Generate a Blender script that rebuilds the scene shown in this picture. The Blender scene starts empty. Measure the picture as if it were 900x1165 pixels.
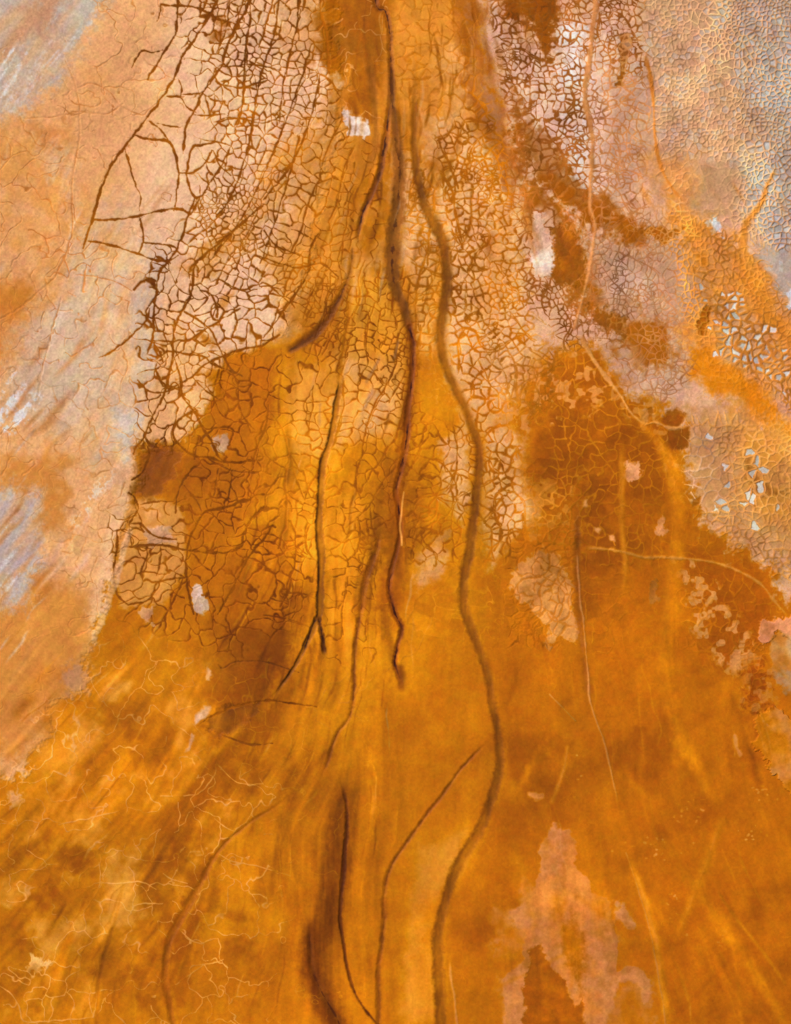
import bpy, math, time
import numpy as np
T0 = time.time()
F = np.float32
rng = np.random.default_rng(7)

# ---------------------------------------------------------------- ground grid
# The survey frame: x to the right, y down, one unit = 10 cm on the ground; (450, 582.5) is the world origin.
U = 0.1
X0, Y0, HS = -100.0, -100.0, 0.65
NX, NY = 1693, 2101
xs = (X0 + HS * np.arange(NX)).astype(F)
ys = (Y0 + HS * np.arange(NY)).astype(F)
ST = 3
NXL, NYL = (NX - 1) // ST + 2, (NY - 1) // ST + 2
xl = (X0 + HS * ST * np.arange(NXL)).astype(F)
yl = (Y0 + HS * ST * np.arange(NYL)).astype(F)


def ix(x): return int(round((x - X0) / HS))
def iy(y): return int(round((y - Y0) / HS))


def up(a, r=None):
    """bilinear enlargement of a coarse field to the fine grid (or to the window r = i0,i1,j0,j1)"""
    i0, i1, j0, j1 = r or (0, NY, 0, NX)
    fi = np.arange(i0, i1) / ST; fj = np.arange(j0, j1) / ST
    a0 = fi.astype(int); b0 = fj.astype(int)
    wi = (fi - a0).astype(F)[:, None]; wj = (fj - b0).astype(F)[None, :]
    a1 = np.minimum(a0 + 1, a.shape[0] - 1); b1 = np.minimum(b0 + 1, a.shape[1] - 1)
    rows = a[a0] * (1 - wi) + a[a1] * wi
    return rows[:, b0] * (1 - wj) + rows[:, b1] * wj


def vnoise(xv, yv, sx, sy, seed):
    """value noise on a separable grid, smooth interpolation, about -1..1"""
    r = np.random.default_rng(seed)
    gx = (xv - xv.min()) / sx; gy = (yv - yv.min()) / sy
    t = r.uniform(-1, 1, (int(gy.max()) + 3, int(gx.max()) + 3)).astype(F)
    i = gy.astype(int); j = gx.astype(int)
    u = (gy - i).astype(F)[:, None]; v = (gx - j).astype(F)[None, :]
    u = u * u * u * (u * (u * 6 - 15) + 10); v = v * v * v * (v * (v * 6 - 15) + 10)
    rows = t[i] * (1 - u) + t[i + 1] * u
    return rows[:, j] * (1 - v) + rows[:, j + 1] * v


def fbm(xv, yv, s, octv, seed, gain=0.55, ay=1.0):
    o = np.zeros((len(yv), len(xv)), F); a = 1.0; n = 0
    for k in range(octv):
        o += F(a) * vnoise(xv, yv, s / 2 ** k, s * ay / 2 ** k, seed * 31 + k)
        n += a * a; a *= gain
    return o / F(math.sqrt(n) * 0.55)


def smooth(e0, e1, x):
    t = np.clip((x - e0) / (e1 - e0), 0, 1)
    return t * t * (3 - 2 * t)


WXb, WYb = fbm(xl, yl, 90, 3, 1), fbm(xl, yl, 90, 3, 2)      # slow wandering
WXs, WYs = fbm(xl, yl, 24, 3, 3), fbm(xl, yl, 24, 3, 4)      # quick wandering
NF = fbm(xs, ys, 7, 3, 5, 0.7)                               # ragged edges
NM = fbm(xs, ys, 40, 4, 6, 0.6)
NB = fbm(xs, ys, 140, 4, 8, 0.55)

# ------------------------------------------------- which way the mud has flowed
FLOW = [(60, 100, -.8), (40, 500, -.75), (30, 850, -1.0), (120, 760, -1.0), (110, 1000, -.75), (250, 900, -.55), (250, 700, -.45), (320, 620, -.25),
        (330, 800, -.3), (340, 1000, -.1), (440, 100, .02), (420, 300, -.12), (440, 550, -.08), (470, 850, -.12), (500, 1050, -.05), (560, 300, .12),
        (640, 200, .35), (640, 500, .05), (650, 750, .05), (760, 700, .08), (760, 950, .35), (850, 1080, .5), (620, 1080, .05), (800, 300, .55),
        (860, 430, .8), (720, 100, .2), (860, 100, .4), (830, 620, .4), (190, 1120, -.3), (230, 300, -.5), (270, 100, -.45), (330, 200, -.45), (250, 290, -.8), (200, 400, -.2), (350, 300, -.45), (300, 480, -.2)]
num = np.zeros((NYL, NXL), F); den = np.zeros((NYL, NXL), F)
for (a, b, v) in FLOW:
    w = 1 / ((xl[None, :] - a) ** 2 + (yl[:, None] - b) ** 2 + 900.0) ** 1.5
    num += F(v) * w; den += w
slope = num / den + 0.16 * WXb
DX = slope / np.sqrt(1 + slope ** 2); DY = 1 / np.sqrt(1 + slope ** 2)


def lic(scale, length, seed, step=1.0):
    """noise smeared along the flow"""
    n = fbm(xl, yl, scale, 2, seed, 0.6)
    gi, gj = np.meshgrid(np.arange(NYL, dtype=F), np.arange(NXL, dtype=F), indexing='ij')
    acc = n.copy(); cnt = 1
    for sg in (-1, 1):
        pi, pj = gi.copy(), gj.copy()
        for k in range(int(length)):
            ai = np.clip(pi, 0, NYL - 1).astype(np.int32); aj = np.clip(pj, 0, NXL - 1).astype(np.int32)
            pi += F(sg * step) * DY[ai, aj]; pj += F(sg * step) * DX[ai, aj]
            bi = np.clip(pi + .5, 0, NYL - 1).astype(np.int32); bj = np.clip(pj + .5, 0, NXL - 1).astype(np.int32)
            acc += n[bi, bj]; cnt += 1
    acc -= acc.mean()
    return acc / (acc.std() * 1.6)


S1 = up(lic(3.2, 13, 11))
S2 = up(lic(9, 18, 12))
S3 = up(lic(26, 30, 13, 1.3))
print('noise', round(time.time() - T0, 1))

# -------------------------------------------------------------- shape drawing
def sdf_window(poly, pad, warp=0.0, warps=0.0):
    p = np.array(poly, F)
    r = (max(0, iy(p[:, 1].min() - pad)), min(NY, iy(p[:, 1].max() + pad)), max(0, ix(p[:, 0].min() - pad)), min(NX, ix(p[:, 0].max() + pad)))
    i0, i1, j0, j1 = r
    if i1 <= i0 or j1 <= j0: return None, None
    a0, a1, b0, b1 = i0 // ST, min(NYL, (i1 - 1) // ST + 2), j0 // ST, min(NXL, (j1 - 1) // ST + 2)
    x = xl[None, b0:b1] + F(warp) * WXb[a0:a1, b0:b1] + F(warps) * WXs[a0:a1, b0:b1]
    y = yl[a0:a1, None] + F(warp) * WYb[a0:a1, b0:b1] + F(warps) * WYs[a0:a1, b0:b1]
    d = np.full(x.shape, 1e9, F); ins = np.zeros(x.shape, bool)
    for k in range(len(p)):
        ax, ay = p[k]; bx, by = p[(k + 1) % len(p)]
        ex, ey = bx - ax, by - ay
        t = np.clip(((x - ax) * ex + (y - ay) * ey) / (ex * ex + ey * ey + 1e-6), 0, 1)
        d = np.minimum(d, (x - ax - t * ex) ** 2 + (y - ay - t * ey) ** 2)
        if ay != by:
            ins ^= ((ay > y) != (by > y)) & (x < ex * (y - ay) / (by - ay) + ax)
    d = np.sqrt(d); d[ins] *= -1
    full = np.full((NYL, NXL), 1e3, F)
    full[a0:a1, b0:b1] = d
    return r, up(full, r)


def region(poly, soft=4.0, rough=1.5, warp=0.0, warps=2.0):
    pad = soft + rough * 3 + (warp + warps) * 2 + 4
    r, d = sdf_window(poly, pad, warp, warps)
    if r is None: return None, None
    sl = np.s_[r[0]:r[1], r[2]:r[3]]
    return sl, smooth(soft, -soft, d + F(rough) * NF[sl])


def ell(cx, cy, rx, ry, rot=0, n=18):
    c, s = math.cos(math.radians(rot)), math.sin(math.radians(rot))
    return [(cx + rx * math.cos(t) * c - ry * math.sin(t) * s, cy + rx * math.cos(t) * s + ry * math.sin(t) * c) for t in (2 * math.pi * k / n for k in range(n))]


def spline(pts, step=3.0):
    p = np.array(pts, float)
    q = np.vstack([2 * p[0] - p[1], p, 2 * p[-1] - p[-2]])
    out = []
    for k in range(1, len(q) - 2):
        n = max(2, int(np.hypot(*(q[k + 1] - q[k])) / step))
        for t in np.arange(n) / n:
            a, b, c, d = q[k - 1], q[k], q[k + 1], q[k + 2]
            out.append(.5 * ((2 * b) + (c - a) * t + (2 * a - 5 * b + 4 * c - d) * t * t + (3 * b - a - 3 * c + d) * t ** 3))
    out.append(p[-1])
    return np.array(out)


def line_window(pts, reach, wob=0.6):
    """distance to a wandering line, signed by the side, and the way along it (0..1)"""
    q = spline(pts)
    n = len(q)
    lr = np.random.default_rng(int(abs(q[0, 0] * 7 + q[0, 1] * 13)) + 5)
    q = q + np.convolve(lr.normal(0, 1, n + 8), np.ones(5) / 5, 'same')[4:n + 4, None] * wob * np.array([[1, .4]])
    r = (max(0, iy(q[:, 1].min() - reach)), min(NY, iy(q[:, 1].max() + reach)), max(0, ix(q[:, 0].min() - reach)), min(NX, ix(q[:, 0].max() + reach)))
    i0, i1, j0, j1 = r
    if i1 <= i0 or j1 <= j0: return None, None, None, None
    d = np.full((i1 - i0, j1 - j0), 1e4, F); sd = np.ones_like(d); al = np.zeros_like(d)
    for k in range(n - 1):
        (ax, ay), (bx, by) = q[k], q[k + 1]
        wi0, wi1 = max(i0, iy(min(ay, by) - reach)), min(i1, iy(max(ay, by) + reach) + 1)
        wj0, wj1 = max(j0, ix(min(ax, bx) - reach)), min(j1, ix(max(ax, bx) + reach) + 1)
        if wi1 <= wi0 or wj1 <= wj0: continue
        s = np.s_[wi0 - i0:wi1 - i0, wj0 - j0:wj1 - j0]
        px = xs[None, wj0:wj1] - F(ax); py = ys[wi0:wi1, None] - F(ay)
        ex, ey = bx - ax, by - ay
        t = np.clip((px * ex + py * ey) / (ex * ex + ey * ey + 1e-6), 0, 1)
        dd = np.hypot(px - t * ex, py - t * ey)
        m = dd < d[s]
        d[s] = np.where(m, dd, d[s])
        sd[s] = np.where(m, np.sign(px * ey - py * ex), sd[s])      # +1: on the right-hand side of a line that runs down
        al[s] = np.where(m, (k + t) / (n - 1), al[s])
    return np.s_[i0:i1, j0:j1], d, sd, al


COL = np.empty((NY, NX, 3), F); COL[:] = (202, 124, 16)
Z = np.zeros((NY, NX), F)           # height in grid units (10 cm)
WET = np.full((NY, NX), .5, F)


def blend(sl, a, c):
    COL[sl] += a[..., None] * (np.array(c, F) - COL[sl])


def paint(poly, c, soft=8, rough=2, warp=6, warps=3, alpha=1.0, tex=None, z=0.0, wet=None):
    sl, a = region(poly, soft, rough, warp, warps)
    if sl is None: return
    a = a * F(alpha)
    if tex is not None: a = a * np.clip(tex[sl], 0, 1)
    blend(sl, a, c)
    if z: Z[sl] += a * F(z)
    if wet is not None: WET[sl] += a * (F(wet) - WET[sl])


# ===================== ground colours, from the broad sheets to the small tints =====================
st = lambda k, b, n: np.clip(b + k * n, 0, 1)
TS1, TS2, TS3 = st(.55, .5, S1), st(.6, .5, S2), st(.6, .5, S3)
TM, TB = st(.6, .5, NM), st(.6, .5, NB)
# -- amber wet mud of the middle and the foot
paint([(300, 380), (520, 420), (560, 560), (520, 800), (380, 900), (250, 700), (240, 520)], (218, 142, 32), 50, 4, 14)
paint([(380, 560), (440, 560), (420, 720), (380, 760), (360, 660)], (230, 156, 44), 18, 2, 4, alpha=.7)
paint([(320, 560), (362, 560), (365, 640), (330, 640)], (234, 160, 44), 14, 2, 4, alpha=.8)
paint([(440, 780), (560, 800), (560, 900), (480, 960), (430, 1165), (400, 1000), (420, 850)], (208, 128, 16), 30, 2, 8)
paint([(470, 960), (535, 940), (505, 1040), (495, 1165), (455, 1165), (470, 1050)], (226, 152, 55), 16, 2, 4)
paint([(575, 400), (660, 385), (760, 480), (800, 560), (900, 640), (1010, 640), (1010, 1270), (520, 1270), (520, 1000), (580, 860), (560, 700), (570, 560)], (197, 117, 12), 30, 8, 14)
paint([(610, 400), (690, 410), (760, 500), (770, 620), (700, 700), (655, 640), (640, 560), (600, 470)], (168, 94, 10), 36, 10, 14, 6, tex=st(.55, .75, NM))
paint([(780, 620), (850, 640), (890, 700), (860, 780), (800, 740)], (178, 98, 12), 20, 4, 8)
paint([(670, 700), (780, 700), (790, 830), (700, 880)], (200, 118, 8), 30, 3, 10)
paint([(600, 860), (900, 880), (900, 1010), (700, 1000)], (184, 108, 10), 30, 3, 10, tex=TM)
paint([(740, 1000), (900, 1030), (900, 1165), (760, 1165)], (198, 115, 12), 30, 3, 10)
paint([(560, 920), (640, 920), (620, 1010), (570, 1080), (540, 1100), (530, 1010)], (186, 108, 10), 20, 2, 8, alpha=.8)
# -- the lower left: golden mud in oblique streaks
paint([(100, 760), (170, 690), (260, 700), (330, 800), (330, 1000), (300, 1165), (-90, 1270), (-90, 880), (50, 850)], (208, 131, 24), 20, 3, 8)
paint([(150, 820), (300, 720), (340, 800), (230, 1000), (150, 1165), (110, 1100), (160, 960)], (182, 106, 12), 26, 4, 10, tex=TM * .8)
paint([(-20, 940), (60, 900), (150, 920), (190, 1010), (150, 1070), (40, 1090), (-20, 1040)], (230, 158, 62), 24, 4, 10, tex=TM)
paint([(30, 830), (90, 820), (120, 870), (60, 960), (20, 940)], (222, 150, 50), 16, 4, 6, tex=TS3)
paint(ell(96, 842, 12, 30, 25), (240, 172, 88), 9, 2, 3, alpha=.8)
paint(ell(135, 787, 22, 9, -38), (236, 166, 72), 8, 2, 3, alpha=.8)
paint(ell(72, 892, 20, 10, -30), (234, 160, 70), 9, 2, 3, alpha=.7)
paint([(30, 1105), (110, 1100), (110, 1150), (30, 1155)], (222, 146, 44), 8, 2, 2)
paint([(195, 1080), (330, 1060), (340, 1165), (210, 1165)], (188, 112, 16), 20, 4, 6, tex=TM)
paint([(230, 1000), (300, 990), (320, 1060), (230, 1080), (205, 1060)], (214, 138, 30), 14, 3, 5)
# -- pale dry mud, left
LEFT = [(-100, -100), (380, -100), (386, 40), (392, 120), (372, 210), (352, 300), (330, 360), (300, 392), (262, 402), (252, 440), (236, 470), (205, 505), (156, 514), (151, 560), (146, 590), (136, 640), (120, 690),
        (104, 742), (96, 788), (64, 800), (56, 840), (18, 880), (-100, 920)]
paint(LEFT, (240, 182, 122), 6, 3.5, 2, 4, z=.9, wet=.15)
paint([(190, 0), (400, 0), (395, 140), (330, 330), (250, 380), (190, 350), (140, 260), (150, 150)], (244, 196, 152), 40, 3, 10)
paint([(300, 300), (352, 290), (330, 365), (300, 390), (230, 400), (210, 370)], (240, 196, 160), 20, 3, 6, alpha=.8)
paint([(-100, 100), (120, 90), (130, 280), (90, 340), (-100, 420)], (226, 158, 90), 30, 3, 10, tex=TM * .8 + .2)
paint([(-100, 330), (60, 320), (40, 420), (0, 480), (-100, 520)], (206, 132, 60), 18, 4, 6, tex=TS3 * .6 + TM * .5)
paint([(40, 140), (90, 140), (85, 165), (45, 170)], (222, 150, 80), 12, 3, 5)
paint([(-60, 480), (40, 470), (90, 540), (60, 640), (20, 700), (-60, 640)], (212, 142, 74), 18, 4, 8, tex=TM)
paint([(-100, 690), (30, 650), (110, 680), (100, 780), (50, 850), (-100, 890)], (214, 145, 72), 22, 3, 8)
paint([(0, 790), (60, 770), (80, 790), (60, 840), (0, 870)], (190, 122, 54), 12, 4, 6, tex=TM)
paint([(70, 760), (95, 750), (96, 790), (78, 795)], (196, 140, 96), 6, 3, 3)
paint([(60, 130), (130, 250), (150, 200), (230, 130), (130, 60)], (230, 170, 112), 30, 3, 8, alpha=.5)
for p_ in ([(130, 560), (152, 560), (135, 640), (108, 720), (100, 700), (120, 630)],):
    paint(p_, (246, 200, 150), 6, 2, 2, alpha=.6)
# lilac grey bloom and salt on the left
GREY = (214, 186, 156)
paint([(130, 230), (200, 330), (180, 420), (130, 560), (40, 500), (20, 440), (70, 330)], GREY, 26, 5, 10, tex=TS2 * .8 + .15, alpha=.8)
paint([(25, 360), (95, 340), (120, 440), (40, 480), (0, 470)], GREY, 18, 4, 8, alpha=.7)
paint([(170, 270), (200, 290), (185, 350), (178, 420), (150, 450), (150, 380)], (206, 184, 168), 12, 4, 5, alpha=.6, tex=TS1 + .3)
paint([(130, 466), (165, 470), (160, 500), (140, 520)], (206, 188, 176), 8, 3, 3, alpha=.8)
paint([(-100, 560), (40, 560), (36, 640), (20, 690), (-100, 740)], (196, 178, 166), 14, 5, 6, tex=TS2 + .35)
paint([(-100, -100), (150, -100), (100, 40), (60, 100), (0, 150), (-100, 200)], (196, 178, 162), 14, 5, 5, tex=TS2 * .6 + .45)
paint([(-20, 20), (70, -10), (50, 50), (-20, 90)], (206, 158, 118), 12, 4, 5, tex=TS3)
paint([(40, 150), (85, 170), (90, 260), (84, 240), (60, 200)], GREY, 10, 4, 4, alpha=.5, tex=TS1 + .2)
WHT = (230, 222, 214)
paint([(150, -40), (110, 15), (75, 60), (20, 120), (-20, 150), (-20, 120), (30, 70), (90, 20), (120, -40)], WHT, 7, 5, 4, tex=st(.7, .1, S1) * .8)
paint([(-20, 80), (10, 50), (30, 60), (0, 130), (-20, 130)], WHT, 7, 5, 4, tex=st(.9, .2, S1))
paint([(-20, 455), (20, 430), (50, 450), (40, 500), (0, 510), (-20, 500)], WHT, 8, 5, 4, tex=st(1.0, -.1, .5 * NF + .8 * S1))
paint([(-30, 610), (10, 600), (22, 625), (8, 680), (-30, 700)], WHT, 6, 5, 4, tex=st(.8, 0, S1) * .8)
paint([(110, 540), (130, 520), (120, 570), (80, 600), (70, 590)], (240, 214, 180), 6, 4, 4, tex=st(1.1, .1, NF))
# -- top centre: brown orange flow sheet
TOPC = [(378, -100), (560, -100), (545, 60), (560, 140), (585, 230), (575, 330), (540, 400), (500, 420), (380, 420), (330, 400), (345, 330), (375, 240), (392, 150), (384, 60)]
paint(TOPC, (206, 130, 40), 12, 3, 6)
paint([(368, -100), (440, -100), (444, 60), (430, 130), (400, 130), (382, 100), (362, 70)], (166, 96, 22), 10, 4, 5, tex=TM * .6 + .5)
paint([(370, 45), (440, 40), (440, 68), (400, 62)], (156, 96, 34), 8, 3, 3, alpha=.7)
paint([(385, 100), (420, 100), (425, 140), (402, 132)], (160, 90, 18), 6, 3, 3)
paint([(450, 0), (535, 0), (545, 150), (500, 190), (452, 150)], (224, 148, 56), 16, 3, 6)
paint([(395, 200), (445, 200), (440, 320), (395, 330)], (204, 128, 30), 12, 3, 4)
paint([(395, 300), (450, 320), (470, 420), (440, 520), (390, 480)], (236, 164, 56), 18, 3, 6)
# pale ground under the centre crack web
paint([(480, 130), (520, 130), (590, 230), (600, 330), (620, 400), (580, 440), (565, 480), (600, 500), (610, 580), (560, 640), (548, 560), (546, 500), (515, 420), (512, 330), (495, 240)], (242, 184, 122), 12, 3, 6, tex=TM * .5 + .75)
paint([(500, 500), (530, 480), (535, 560), (520, 590), (500, 560)], (240, 180, 110), 8, 3, 4)
paint([(470, 300), (500, 290), (500, 400), (475, 400)], (238, 172, 84), 10, 3, 4)
paint([(452, 180), (480, 190), (500, 270), (470, 300), (455, 260)], (226, 152, 66), 10, 3, 4)
paint([(380, 400), (450, 400), (460, 470), (430, 500), (380, 500)], (236, 176, 110), 16, 3, 5, tex=TM * .6 + .4)
paint([(340, 420), (380, 430), (370, 520), (330, 520)], (230, 158, 60), 14, 3, 5)
paint([(480, 620), (510, 600), (500, 660), (480, 670)], (236, 176, 110), 8, 3, 3, alpha=.8)
paint([(450, 165), (478, 180), (502, 275), (482, 330), (456, 300)], (240, 184, 130), 9, 3, 4, alpha=.75, tex=TM * .5 + .55)
paint([(500, 50), (548, 60), (565, 150), (525, 185), (500, 120)], (238, 178, 118), 12, 4, 5, alpha=.55, tex=TM * .7 + .4)
paint([(398, 200), (440, 210), (440, 300), (400, 320)], (232, 166, 96), 10, 3, 4, alpha=.6, tex=TM)
# amber-brown pools left of the middle
paint([(262, 402), (300, 392), (318, 400), (316, 470), (280, 520), (240, 500), (238, 460)], (198, 118, 18), 5, 2, 3, 2)
paint([(205, 508), (250, 530), (300, 500), (310, 560), (250, 640), (212, 640), (180, 570)], (196, 118, 16), 10, 3, 4)
paint([(250, 640), (330, 600), (350, 700), (300, 790), (240, 800), (220, 720)], (190, 112, 14), 18, 3, 6, alpha=.8)
paint([(250, 720), (330, 700), (340, 740), (290, 800), (252, 790)], (164, 94, 14), 12, 3, 5, alpha=.9)
paint([(150, 566), (200, 575), (212, 600), (214, 650), (180, 690), (140, 690), (130, 650), (140, 600)], (228, 158, 78), 5, 2, 2, 2)
paint([(160, 560), (172, 565), (180, 590), (165, 600)], (234, 168, 96), 4, 2, 2, 2)
# -- right: pink-pale ground under the brown web
RIGHT = [(540, -100), (1010, -100), (1010, 720), (905, 700), (880, 660), (840, 620), (800, 590), (785, 520), (760, 470), (720, 440), (690, 400), (650, 392), (610, 400), (590, 330), (585, 250), (560, 140), (545, 60)]
paint(RIGHT, (230, 176, 136), 11, 7, 4, 5)
paint([(560, 0), (640, 60), (700, 0), (705, 120), (700, 230), (640, 230), (590, 150)], (238, 196, 166), 20, 3, 6)
paint([(632, 20), (668, 20), (668, 95), (640, 95)], (240, 228, 220), 10, 4, 4, tex=TM * .7 + .4)
paint([(640, 150), (668, 120), (662, 190), (645, 190)], (226, 214, 206), 8, 4, 3, tex=TM)
paint([(700, 60), (745, 80), (745, 190), (690, 230), (690, 120)], (206, 160, 130), 14, 3, 5)
paint([(660, 270), (740, 250), (830, 300), (800, 400), (760, 470), (690, 410), (670, 330)], (204, 156, 120), 16, 3, 6)
paint([(690, 290), (740, 320), (720, 350), (690, 330)], (222, 186, 160), 10, 3, 4, alpha=.7)
paint([(720, 410), (790, 420), (780, 470), (740, 450)], (212, 168, 136), 10, 3, 4)
# amber wash over the web next to the middle
paint([(400, 90), (378, 110), (352, 180), (330, 240), (300, 300), (318, 370), (350, 340), (400, 330), (415, 200)], (220, 146, 58), 18, 5, 6, alpha=.85, tex=TM * .5 + .6)
paint([(370, 120), (330, 150), (285, 210), (240, 270), (205, 310), (225, 320), (270, 290), (320, 250), (365, 200)], (212, 138, 54), 14, 5, 6, alpha=.7, tex=TM * .5 + .5)
paint([(330, 0), (372, 0), (380, 60), (345, 90), (318, 60)], (206, 138, 72), 14, 5, 6, alpha=.75, tex=TM * .6 + .4)
paint([(245, 20), (262, 25), (262, 38), (250, 42)], (172, 106, 50), 5, 3, 0, 2, alpha=.8)
paint(ell(247, 40, 7, 6), (182, 118, 62), 4, 2, 0, 2, alpha=.7)
paint(ell(236, 386, 10, 8, 40), (182, 110, 26), 5, 2, 0, 2, alpha=.8)
paint(ell(247, 428, 9, 12, 20), (198, 122, 24), 6, 2, 0, 2, alpha=.8)
paint(ell(258, 340, 6, 10, 40), (222, 150, 64), 5, 2, 0, 2, alpha=.8)
# grey crazed salt, top right
paint([(720, -100), (1010, -100), (1010, 420), (905, 330), (850, 240), (800, 240), (745, 170), (740, 60)], (208, 164, 122), 18, 5, 8)
paint([(840, -100), (1010, -100), (1010, 320), (890, 280), (880, 150), (840, 90)], (176, 172, 168), 18, 5, 8, tex=TM * .5 + .6)
paint([(730, 10), (800, 40), (810, 80), (830, 190), (790, 230), (745, 160)], (228, 180, 134), 22, 5, 8, tex=TM * .5 + .6)
paint([(800, 40), (850, 30), (850, 70), (810, 80)], (196, 152, 116), 12, 4, 6)
paint([(770, 140), (840, 140), (850, 180), (790, 180)], (232, 182, 132), 14, 4, 6, alpha=.8)
paint([(780, 180), (840, 190), (838, 250), (785, 250)], (198, 152, 106), 14, 4, 5, tex=TM * .6 + .4)
paint([(735, 170), (785, 180), (800, 260), (765, 260)], (222, 156, 90), 14, 4, 6)
paint([(840, 180), (890, 180), (900, 300), (860, 260)], (182, 178, 176), 14, 4, 6, alpha=.8)
# rust and orange tongues, right
paint([(770, 240), (840, 270), (905, 350), (1010, 420), (1010, 520), (905, 500), (860, 470), (800, 420), (770, 380), (800, 340)], (222, 146, 62), 16, 4, 6, tex=TM * .4 + .7)
paint([(800, 270), (845, 280), (840, 330), (800, 320)], (196, 122, 38), 10, 4, 5, tex=TM)
paint([(800, 340), (870, 360), (895, 440), (830, 430)], (206, 160, 118), 14, 4, 5, tex=TM * .5 + .6)
paint([(778, 392), (812, 400), (860, 450), (910, 500), (890, 510), (820, 450), (785, 420)], (222, 138, 36), 8, 3, 4)
paint([(850, 300), (905, 375), (905, 400), (870, 370), (840, 320)], (230, 148, 56), 8, 3, 4)
paint([(860, 285), (905, 290), (905, 340), (880, 330)], (190, 172, 156), 8, 4, 4, alpha=.9)
paint([(785, 470), (840, 470), (910, 520), (910, 660), (840, 620), (800, 580)], (206, 152, 96), 14, 4, 5)
paint([(830, 470), (910, 510), (910, 640), (850, 570)], (212, 146, 66), 14, 4, 5, tex=TM * .5 + .6)
paint([(875, 440), (910, 470), (910, 500), (880, 470)], (214, 158, 116), 6, 3, 3)
paint([(846, 520), (880, 545), (900, 560), (860, 560)], (150, 96, 44), 8, 4, 4, tex=TM + .2)
paint([(870, 640), (910, 630), (910, 660), (880, 660)], (192, 144, 104), 5, 2, 2, alpha=.8)
# brown bands, right
BR = (158, 90, 28)
paint([(575, -40), (650, -40), (632, 25), (625, 60), (612, 50), (600, 20), (580, 18)], BR, 5, 4, 4, 4)
paint([(520, -20), (552, -20), (556, 60), (575, 130), (590, 190), (588, 260), (560, 240), (545, 160), (528, 90)], (172, 100, 38), 9, 4, 5, tex=TS2 * .5 + .6)
paint([(545, 100), (572, 130), (560, 150), (548, 140)], (176, 122, 90), 8, 3, 3, alpha=.6)
paint([(588, 100), (602, 130), (640, 190), (690, 225), (735, 270), (720, 285), (680, 262), (640, 240), (600, 200), (580, 150)], BR, 7, 5, 5, 4, tex=TM * .5 + .6)
paint([(590, 200), (650, 250), (680, 300), (700, 340), (760, 380), (770, 420), (740, 430), (690, 400), (640, 330), (600, 290)], (166, 98, 34), 9, 6, 6, 5, tex=st(.7, .45, NM))
paint([(545, 150), (590, 230), (605, 330), (600, 420), (570, 470), (520, 420), (512, 330), (500, 240), (490, 170)], (246, 190, 132), 14, 4, 6, tex=TM * .5 + .55)
paint([(548, 230), (575, 230), (585, 330), (565, 380), (550, 330)], (222, 146, 66), 14, 5, 6, alpha=.5)
# mottling of the wet mud
for (pl_, c_, sc_, b_, sd_) in (([(-40, 960), (60, 860), (120, 800), (260, 690), (340, 760), (330, 960), (300, 1180), (-20, 1180)], (156, 88, 8), 34, -.15, 301), ([(-40, 960), (40, 880), (120, 790), (250, 760), (260, 960), (150, 1180), (-20, 1180)], (238, 158, 58), 40, -.25, 302),
                               ([(590, 690), (900, 690), (1000, 1250), (540, 1250), (560, 900)], (158, 88, 6), 60, -.1, 303), ([(560, 690), (900, 720), (1000, 1250), (540, 1250)], (208, 124, 22), 46, -.35, 304), ([(600, 410), (690, 400), (770, 500), (790, 620), (650, 660), (600, 540)], (148, 82, 6), 30, -.1, 305),
                               ([(440, 640), (560, 700), (560, 860), (480, 960), (430, 1000)], (190, 110, 8), 60, -.2, 306), ([(240, 520), (440, 560), (430, 860), (260, 860)], (168, 96, 10), 44, -.25, 307)):
    f_ = fbm(xs, ys, sc_, 4, sd_, .62)
    paint(pl_, c_, 30, 6, 12, 6, alpha=.8, tex=smooth(-.35, 1.5, .75 * f_ + .55 * S3 + .25 * S2 + b_))
for pl_, al_ in (([(370, 560), (398, 560), (412, 640), (404, 730), (378, 740), (372, 650)], .8), ([(318, 560), (360, 570), (362, 650), (335, 660)], .75), ([(380, 430), (420, 440), (430, 500), (395, 520)], .5), ([(410, 320), (436, 330), (445, 400), (420, 410)], .6),
                 ([(480, 270), (500, 290), (500, 345), (478, 340)], .5), ([(345, 700), (362, 760), (340, 860), (325, 820)], .55), ([(275, 930), (320, 940), (310, 1010), (250, 1020)], .5), ([(500, 960), (535, 935), (505, 1050), (492, 1165), (462, 1165), (478, 1040)], .6),
                 ([(60, 815), (110, 820), (105, 870), (60, 870)], .6), ([(20, 900), (110, 880), (140, 930), (60, 960)], .5), ([(60, 1090), (108, 1095), (108, 1150), (60, 1155)], .5)):
    paint(pl_, (240, 150, 36), 12, 3, 5, 4, alpha=al_, tex=st(.5, .75, S3))
for pl_, al_ in (([(330, 700), (345, 730), (280, 830), (225, 930), (180, 1040), (160, 1030), (200, 930), (255, 820)], .8), ([(225, 990), (260, 960), (235, 1030), (215, 1090), (190, 1120), (196, 1050)], .8), ([(440, 520), (470, 530), (470, 700), (440, 700)], .5), ([(460, 560), (500, 560), (505, 610), (465, 620)], .5)):
    paint(pl_, (150, 82, 8), 12, 4, 6, 4, alpha=al_, tex=st(.5, .7, S3))
print('regions', round(time.time() - T0, 1))

# ===================== things: who owns which stretch of the surface =====================
OWN = np.zeros((NY, NX), np.int16)      # 0 = setting
PRT = np.zeros((NY, NX), np.int8)
THINGS = [None]


def new_thing(name, label, cat, group=None, mat='mud', parts=None):
    THINGS.append(dict(name=name, label=label, cat=cat, group=group, mat=mat, parts=parts))
    return len(THINGS) - 1


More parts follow.
